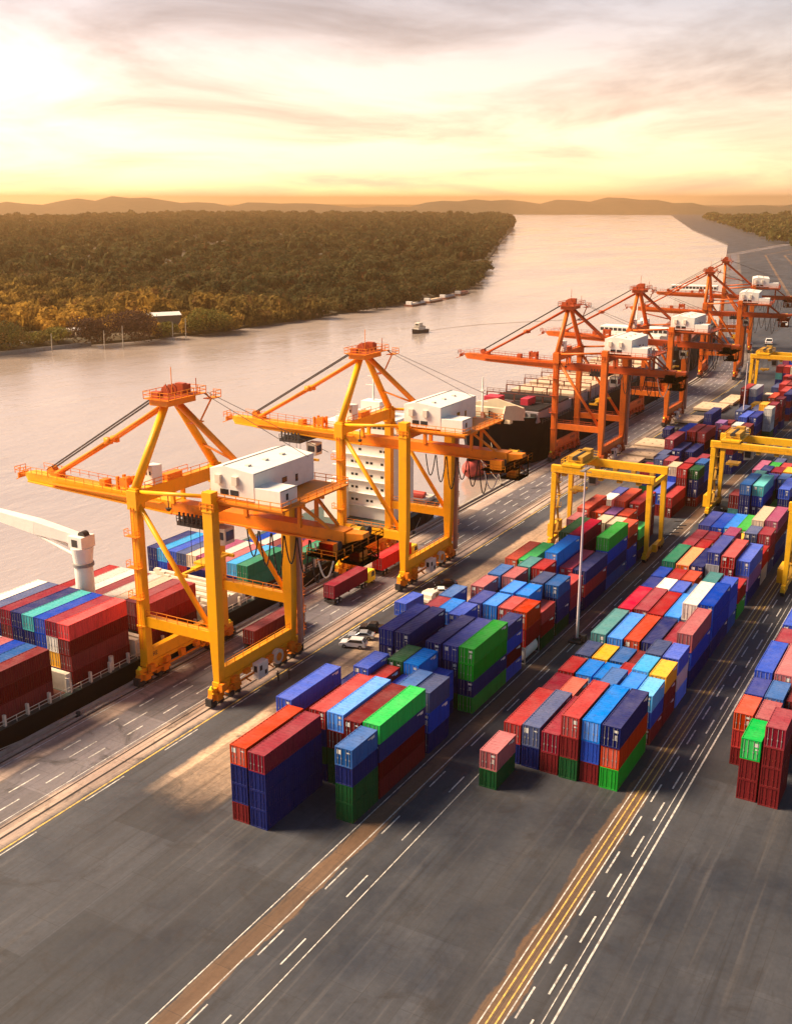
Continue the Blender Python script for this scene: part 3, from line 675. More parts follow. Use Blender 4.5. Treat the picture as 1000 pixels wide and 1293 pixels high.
(340.6,65.16,5.594,2.797,40,'slate_blue',1,'B1','indigo long container right of a bright blue one in the quayside block'),
(349.7,62.42,7.381,2.46,20,'white',1,'B1','white short container right of an indigo one in the quayside block'),
(349.7,62.42,4.921,2.46,20,'grey',3,'B1','grey short container under a white one in the quayside block'),
(349.7,62.42,2.46,2.46,20,'grey',1,'B1','grey short container two below a white one in the quayside block'),
(378.9,76.12,8.12,2.707,40,'red',3,'B1','red long container left of a grey one in the quayside block'),
(379.8,73.38,8.042,2.681,40,'grey',2,'B1','grey long container in the quayside block'),
(379.8,73.38,5.361,2.681,40,'steel',0,'B1','steel blue long container under a grey one in the quayside block'),
(384.2,67.9,5.007,2.504,40,'orange_red',3,'B1','orange red long container right of a cream one in the quayside block'),
(368.2,62.42,7.537,2.512,20,'crimson',2,'B1','dark crimson short container before a navy blue one in the quayside block'),
(120.2,42.2,6.078,3.039,40,'red',1,'B2','red long container before a steel blue one in the middle block'),
(120.6,39.46,5.94,2.97,40,'sky',0,'B2','sky blue long container left of a navy blue one in the middle block'),
(120.4,36.72,6.009,3.004,40,'navy',2,'B2','navy blue long container right of a sky blue one in the middle block'),
(120.4,36.72,3.004,3.004,40,'orange_red',0,'B2','orange red long container under a navy blue one in the middle block'),
(120.6,50.42,2.927,2.927,40,'red',0,'B2','red long container left of a slate grey one in the middle block'),
(120.5,47.68,3.108,3.108,40,'slate',3,'B2','slate grey long container in the middle block'),
(120.4,44.94,2.953,2.953,40,'crimson',0,'B2','dark crimson long container right of a slate grey one in the middle block'),
(113.0,50.42,2.616,2.616,20,'pink',2,'B2','faded pink short container in the middle block'),
(147.9,50.42,2.668,2.668,20,'slate',2,'B2','slate grey short container left of a yellow one in the middle block'),
(147.8,47.68,2.668,2.668,20,'yellow',3,'B2','yellow short container right of a slate grey one in the middle block'),
(148.1,44.94,2.668,2.668,20,'steel',0,'B2','steel blue short container right of a yellow one in the middle block'),
(148.2,42.2,2.616,2.616,20,'maroon',1,'B2','maroon short container right of a steel blue one in the middle block'),
(140.6,50.42,2.72,2.72,20,'red',0,'B2','red short container left of a sky blue one in the middle block'),
(140.7,47.68,2.745,2.745,20,'sky',1,'B2','sky blue short container right of a red one in the middle block'),
(140.7,44.94,2.771,2.771,20,'sky',2,'B2','sky blue short container right of a sky blue one in the middle block'),
(134.7,42.2,5.145,2.573,20,'steel',2,'B2','steel blue short container left of a sky blue one in the middle block'),
(141.0,42.2,3.03,3.03,20,'red',1,'B2','red short container right of a sky blue one in the middle block'),
(135.16,39.46,4.938,2.469,20,'sky',3,'B2','sky blue short container right of a steel blue one in the middle block'),
(141.34,39.46,5.18,2.59,20,'light_blue',0,'B2','pale blue short container right of a red one in the middle block'),
(140.9,36.72,5.18,2.59,20,'yellow',3,'B2','yellow short container right of a pale blue one in the middle block'),
(140.9,36.72,2.59,2.59,20,'maroon',1,'B2','maroon short container under a yellow one in the middle block'),
(140.9,36.72,0.0,2.59,20,'maroon',3,'B2','maroon short container two below a yellow one in the middle block'),
(134.5,36.72,5.007,2.504,20,'light_blue',2,'B2','pale blue short container right of a sky blue one in the middle block'),
(134.5,36.72,2.504,2.504,20,'blue',0,'B2','bright blue short container under a pale blue one in the middle block'),
(134.5,36.72,0.0,2.504,20,'maroon',2,'B2','maroon short container two below a pale blue one in the middle block'),
(147.9,39.46,5.249,2.625,20,'slate',1,'B2','slate grey short container right of a maroon one in the middle block'),
(147.6,36.72,5.284,2.642,20,'blue',0,'B2','bright blue short container right of a slate grey one in the middle block'),
(147.6,36.72,2.642,2.642,20,'white',2,'B2','white short container under a bright blue one in the middle block'),
(147.6,36.72,0.0,2.642,20,'sky',0,'B2','sky blue short container two below a bright blue one in the middle block'),
(134.1,50.42,2.616,2.616,20,'crimson',0,'B2','dark crimson short container left of an orange red one in the middle block'),
(133.2,47.68,2.771,2.771,20,'orange_red',1,'B2','orange red short container right of a dark crimson one in the middle block'),
(154.9,50.42,3.186,3.186,40,'teal',1,'B2','teal long container in the middle block'),
(154.9,47.68,3.082,3.082,40,'sky',0,'B2','sky blue long container right of a teal one in the middle block'),
(155.2,44.94,3.108,3.108,40,'orange_red',3,'B2','orange red long container in the middle block'),
(155.3,42.2,3.134,3.134,40,'navy',2,'B2','navy blue long container right of an orange red one in the middle block'),
(155.2,39.46,3.03,3.03,40,'crimson',1,'B2','dark crimson long container right of a navy blue one in the middle block'),
(155.3,36.72,6.009,3.004,40,'pink',0,'B2','faded pink long container in the middle block'),
(155.3,36.72,3.004,3.004,40,'blue',2,'B2','bright blue long container under a faded pink one in the middle block'),
(155.3,36.72,0.0,3.004,40,'navy',0,'B2','navy blue long container two below a faded pink one in the middle block'),
(168.6,50.42,3.03,3.03,40,'hot_red',3,'B2','pinkish crimson long container in the middle block'),
(168.9,47.68,3.108,3.108,40,'crimson',2,'B2','dark crimson long container right of a pinkish crimson one in the middle block'),
(167.9,44.94,3.134,3.134,40,'red',1,'B2','red long container behind an orange red one in the middle block'),
(168.2,42.2,3.134,3.134,40,'sky',0,'B2','sky blue long container left of a white one in the middle block'),
(168.5,39.46,5.974,2.987,40,'white',3,'B2','white long container in the middle block'),
(168.44,36.72,6.181,3.091,40,'blue',2,'B2','bright blue long container right of a white one in the middle block'),
(168.44,36.72,3.091,3.091,40,'blue',0,'B2','bright blue long container under a bright blue one in the middle block'),
(168.44,36.72,0.0,3.091,40,'navy',2,'B2','nearest navy blue long container two below a bright blue one in the middle block'),
(180.75,36.72,5.698,2.849,20,'blue',2,'B2','bright blue short container right of a teal one in the middle block'),
(180.75,36.72,2.849,2.849,20,'blue',0,'B2','bright blue short container under a bright blue one in the middle block'),
(180.75,36.72,0.0,2.849,20,'steel',2,'B2','steel blue short container two below a bright blue one in the middle block'),
(181.0,39.46,5.871,2.935,20,'teal',3,'B2','teal short container right of a steel blue one in the middle block'),
(188.4,36.72,2.978,2.978,20,'red',3,'B2','red short container before a bright blue one in the middle block'),
(188.4,36.72,0.0,2.978,20,'green',1,'B2','green short container under a red one in the middle block'),
(181.0,44.94,3.056,3.056,20,'blue',0,'B2','bright blue short container right of a white one in the middle block'),
(181.5,47.68,3.004,3.004,20,'white',2,'B2','white short container in the middle block'),
(188.3,50.42,2.875,2.875,20,'blue',0,'B2','bright blue short container left of a red one in the middle block'),
(181.9,50.42,2.849,2.849,20,'slate_blue',2,'B2','indigo short container left of a white one in the middle block'),
(188.91,47.68,2.823,2.823,20,'red',3,'B2','red short container right of a bright blue one in the middle block'),
(188.7,44.94,2.901,2.901,20,'orange_red',2,'B2','orange red short container right of a red one in the middle block'),
(195,50.42,4.455,2.227,40,'green_teal',0,'B2','sea green long container in the middle block'),
(195.09,47.68,3.212,3.212,40,'orange',2,'B2','orange long container in the middle block'),
(195,44.94,4.455,2.227,40,'navy',3,'B2','navy blue long container right of an orange one in the middle block'),
(195.5,42.2,7.265,2.422,40,'slate_blue',2,'B2','indigo long container right of a navy blue one in the middle block'),
(195.5,42.2,4.843,2.422,40,'grey',0,'B2','grey long container under an indigo one in the middle block'),
(195.5,39.46,6.993,2.331,40,'red',3,'B2','red long container right of an indigo one in the middle block'),
(195.5,39.46,4.662,2.331,40,'crimson',1,'B2','dark crimson long container under a red one in the middle block'),
(196.1,36.72,5.802,2.901,40,'blue',1,'B2','bright blue long container right of a red one in the middle block'),
(196.1,36.72,2.901,2.901,40,'purple',3,'B2','purple long container under a bright blue one in the middle block'),
(196.1,36.72,0.0,2.901,40,'navy',1,'B2','second nearest navy blue long container two below a bright blue one in the middle block'),
(209,36.72,3.263,3.263,20,'red',2,'B2','second nearest red short container behind a bright blue one in the middle block'),
(209,36.72,0.0,3.263,20,'grey',0,'B2','grey short container under a red one in the middle block'),
(215.9,50.42,2.901,2.901,20,'crimson',0,'B2','dark crimson short container left of a dark crimson one in the middle block'),
(215.66,47.68,2.927,2.927,20,'crimson',2,'B2','dark crimson short container right of a dark crimson one in the middle block'),
(209.2,50.42,3.004,3.004,20,'crimson',3,'B2','dark crimson short container left of a red one in the middle block'),
(208.9,47.68,2.978,2.978,20,'red',2,'B2','red short container right of a dark crimson one in the middle block'),
(222.5,50.42,4.42,2.21,40,'slate_blue',0,'B2','indigo long container left of a bright blue one in the middle block'),
(221.84,47.68,4.524,2.262,40,'blue',2,'B2','bright blue long container right of an indigo one in the middle block'),
(221.7,44.94,4.697,2.348,40,'sky',3,'B2','sky blue long container right of a bright blue one in the middle block'),
(220.03,42.2,5.076,2.538,40,'green',2,'B2','green long container right of a sky blue one in the middle block'),
(215.6,39.46,5.594,2.797,20,'slate',3,'B2','slate grey short container right of a yellow one in the middle block'),
(215.5,36.72,5.733,2.866,20,'crimson',1,'B2','dark crimson short container right of a slate grey one in the middle block'),
(215.5,36.72,0.0,2.866,20,'slate',1,'B2','slate grey short container two below a dark crimson one in the middle block'),
(222,39.46,7.11,2.37,40,'cream',0,'B2','cream long container in the middle block'),
(222.1,36.72,7.304,2.435,40,'purple_red',2,'B2','plum long container right of a cream one in the middle block'),
(222.1,36.72,4.869,2.435,40,'maroon',0,'B2','maroon long container under a plum one in the middle block'),
(222.1,36.72,2.435,2.435,40,'navy',2,'B2','navy blue long container two below a plum one in the middle block'),
(222.1,36.72,0.0,2.435,40,'navy',0,'B2','navy blue long container three below a plum one in the middle block'),
(250.7,50.42,3.289,3.289,20,'maroon',0,'B2','maroon short container left of a steel blue one in the middle block'),
(248.4,47.68,7.576,2.525,40,'steel',2,'B2','steel blue long container in the middle block'),
(248.4,47.68,5.05,2.525,40,'navy',0,'B2','navy blue long container under a steel blue one in the middle block'),
(248.4,47.68,2.525,2.525,40,'navy',2,'B2','navy blue long container two below a steel blue one in the middle block'),
(249.4,44.94,7.42,2.473,40,'cyan',3,'B2','turquoise long container in the middle block'),
(249.4,44.94,4.947,2.473,40,'blue',1,'B2','bright blue long container under a turquoise one in the middle block'),
(249.4,44.94,2.473,2.473,40,'navy',3,'B2','navy blue long container two below a turquoise one in the middle block'),
(250.8,39.46,7.071,2.357,40,'blue',2,'B2','bright blue long container right of a green one in the middle block'),
(250.8,39.46,4.714,2.357,40,'navy',0,'B2','navy blue long container under a bright blue one in the middle block'),
(276.1,50.42,4.8,2.4,40,'purple_red',1,'B2','plum long container left of a green one in the middle block'),
(271.2,44.94,5.629,2.814,20,'crimson',2,'B2','dark crimson short container right of a navy blue one in the middle block'),
(264.46,42.2,5.663,2.832,20,'steel',3,'B2','steel blue short container right of an indigo one in the middle block'),
(134.9,23.38,5.18,2.59,20,'orange_red',2,'B3','orange red short container in the lower right block'),
(134.51,20.64,5.215,2.607,20,'pink',3,'B3','faded pink short container in the lower right block'),
(126.2,17.9,8.236,2.745,20,'crimson',0,'B3','dark crimson short container right of a bright green one in the lower right block'),
(126.5,20.64,5.698,2.849,20,'bright_green',1,'B3','bright green short container in the lower right block'),
(141.31,23.38,5.215,2.607,20,'slate_blue',2,'B3','indigo short container in the lower right block'),
(140.69,20.64,5.456,2.728,20,'steel',3,'B3','steel blue short container in the lower right block'),
(147.49,23.38,5.905,2.953,40,'blue',0,'B3','bright blue long container left of a faded pink one in the lower right block'),
(147.1,20.64,6.078,3.039,40,'pink',1,'B3','faded pink long container in the lower right block'),
(162.5,23.38,5.18,2.59,20,'crimson',2,'B3','dark crimson short container before a bright blue one in the lower right block'),
(168.7,23.38,5.525,2.763,40,'blue',3,'B3','bright blue long container behind a dark crimson one in the lower right block'),
(141.7,17.9,5.18,2.59,20,'maroon',0,'B3','maroon short container in the lower right block'),
(208.01,42.2,7.265,2.422,20,'purple_red',2,'B2','plum short container in the middle block'),
(104.3,116.22,10.17,2.5,40,'bright_red',0,'SH','vivid red long container on ship before white deck crane'),
(104.3,116.22,7.68,2.5,40,'maroon',0,'SH','maroon long container under a vivid red one on ship before white deck crane'),
(104.3,116.22,5.19,2.5,40,'maroon',0,'SH','maroon long container two below a vivid red one on ship before white deck crane'),
(104.3,116.22,2.7,2.5,40,'maroon',0,'SH','maroon long container three below a vivid red one on ship before white deck crane'),
(104.3,118.69,10.17,2.5,40,'crimson',0,'SH','dark crimson long container right of a bright blue one on ship before white deck crane'),
(104.3,118.69,7.68,2.5,40,'white',0,'SH','white long container under a dark crimson one on ship before white deck crane'),
(104.3,118.69,5.19,2.5,40,'yellow',0,'SH','yellow long container two below a dark crimson one on ship before white deck crane'),
(104.3,121.16,10.17,2.5,40,'blue',0,'SH','bright blue long container on ship before white deck crane'),
(104.3,121.16,7.68,2.5,40,'blue',0,'SH','bright blue long container under a bright blue one on ship before white deck crane'),
(104.3,123.63,10.17,2.5,40,'cyan',0,'SH','turquoise long container on ship before white deck crane'),
(104.3,123.63,7.68,2.5,40,'navy',0,'SH','navy blue long container under a turquoise one on ship before white deck crane'),
(104.3,126.1,10.17,2.5,40,'navy',0,'SH','navy blue long container on ship before white deck crane'),
(104.3,126.1,7.68,2.5,40,'navy',0,'SH','navy blue long container under a navy blue one on ship before white deck crane'),
(104.3,128.57,10.17,2.5,40,'crimson',0,'SH','dark crimson long container right of a slate grey one on ship before white deck crane'),
(104.3,128.57,7.68,2.5,40,'maroon',0,'SH','maroon long container under a dark crimson one on ship before white deck crane'),
(104.3,131.04,10.17,2.5,40,'slate',0,'SH','slate grey long container on ship before white deck crane'),
(104.3,133.51,10.17,2.5,40,'white',0,'SH','white long container on ship before white deck crane'),
(88.2,116.22,7.91,2.5,40,'maroon',0,'SH','maroon long container on ship at left edge'),
(88.2,116.22,5.42,2.5,40,'maroon',0,'SH','maroon long container under a maroon one on ship at left edge'),
(88.2,116.22,2.93,2.5,40,'maroon',0,'SH','maroon long container two below a maroon one on ship at left edge'),
(88.2,118.69,7.91,2.5,40,'steel',0,'SH','steel blue long container on ship at left edge'),
(88.2,121.16,7.91,2.5,40,'blue',0,'SH','bright blue long container on ship at left edge'),
(120.9,116.22,7.81,2.5,40,'red',0,'SH','red long container right of a faded pink one on ship behind white deck crane'),
(120.9,116.22,5.32,2.5,40,'red',0,'SH','red long container under a red one on ship behind white deck crane'),
(120.9,116.22,2.83,2.5,40,'maroon',0,'SH','maroon long container two below a red one on ship behind white deck crane'),
(120.9,118.69,7.81,2.5,40,'pink',0,'SH','faded pink long container right of a cream one on ship behind white deck crane'),
(120.9,118.69,5.32,2.5,40,'maroon',0,'SH','maroon long container under a faded pink one on ship behind white deck crane'),
(120.9,121.16,7.81,2.5,40,'cream',0,'SH','cream long container on ship behind white deck crane'),
(120.9,123.63,7.81,2.5,40,'white',0,'SH','white long container right of a faded pink one on ship behind white deck crane'),
(120.9,126.1,7.81,2.5,40,'pink',0,'SH','faded pink long container right of a white one on ship behind white deck crane'),
(120.9,128.57,7.81,2.5,40,'white',0,'SH','white long container right of a white one on ship behind white deck crane'),
(120.9,131.04,7.81,2.5,40,'white',0,'SH','white long container right of a red one on ship behind white deck crane'),
(120.9,133.51,7.81,2.5,40,'red',0,'SH','red long container left of a white one on ship behind white deck crane'),
(147.6,116.22,6.41,2.5,40,'green_teal',0,'SH','sea green long container on ship behind first gantry'),
(147.6,116.22,3.92,2.5,40,'green_teal',0,'SH','sea green long container under a sea green one on ship behind first gantry'),
(147.6,118.62,6.41,2.5,40,'light_blue',0,'SH','pale blue long container right of a faded pink one on ship behind first gantry'),
(147.6,121.02,6.41,2.5,40,'pink',0,'SH','faded pink long container on ship behind first gantry'),
(147.6,123.42,6.41,2.5,40,'white',0,'SH','white long container on ship behind first gantry'),
(147.6,125.82,6.41,2.5,40,'purple_red',0,'SH','plum long container on ship behind first gantry'),
(147.6,128.22,6.41,2.5,40,'cream',0,'SH','cream long container on ship behind first gantry'),
(147.6,130.62,6.41,2.5,40,'slate',0,'SH','slate grey long container on ship behind first gantry'),
(147.6,133.02,6.41,2.5,40,'blue',0,'SH','bright blue long container on ship behind first gantry'),
(147.6,135.42,6.41,2.5,40,'light_blue',0,'SH','pale blue long container right of a navy blue one on ship behind first gantry'),
(147.6,137.82,6.41,2.5,40,'navy',0,'SH','navy blue long container on ship behind first gantry'),
(147.6,137.82,3.92,2.5,40,'navy',0,'SH','navy blue long container under a navy blue one on ship behind first gantry'),
(163.6,116.22,3.71,2.5,40,'green_teal',0,'SH','sea green long container on ship between gantries'),
(163.6,126.1,3.71,2.5,40,'white',0,'SH','white long container on ship between gantries'),
(163.6,128.57,3.71,2.5,40,'blue',0,'SH','bright blue long container on ship between gantries')]
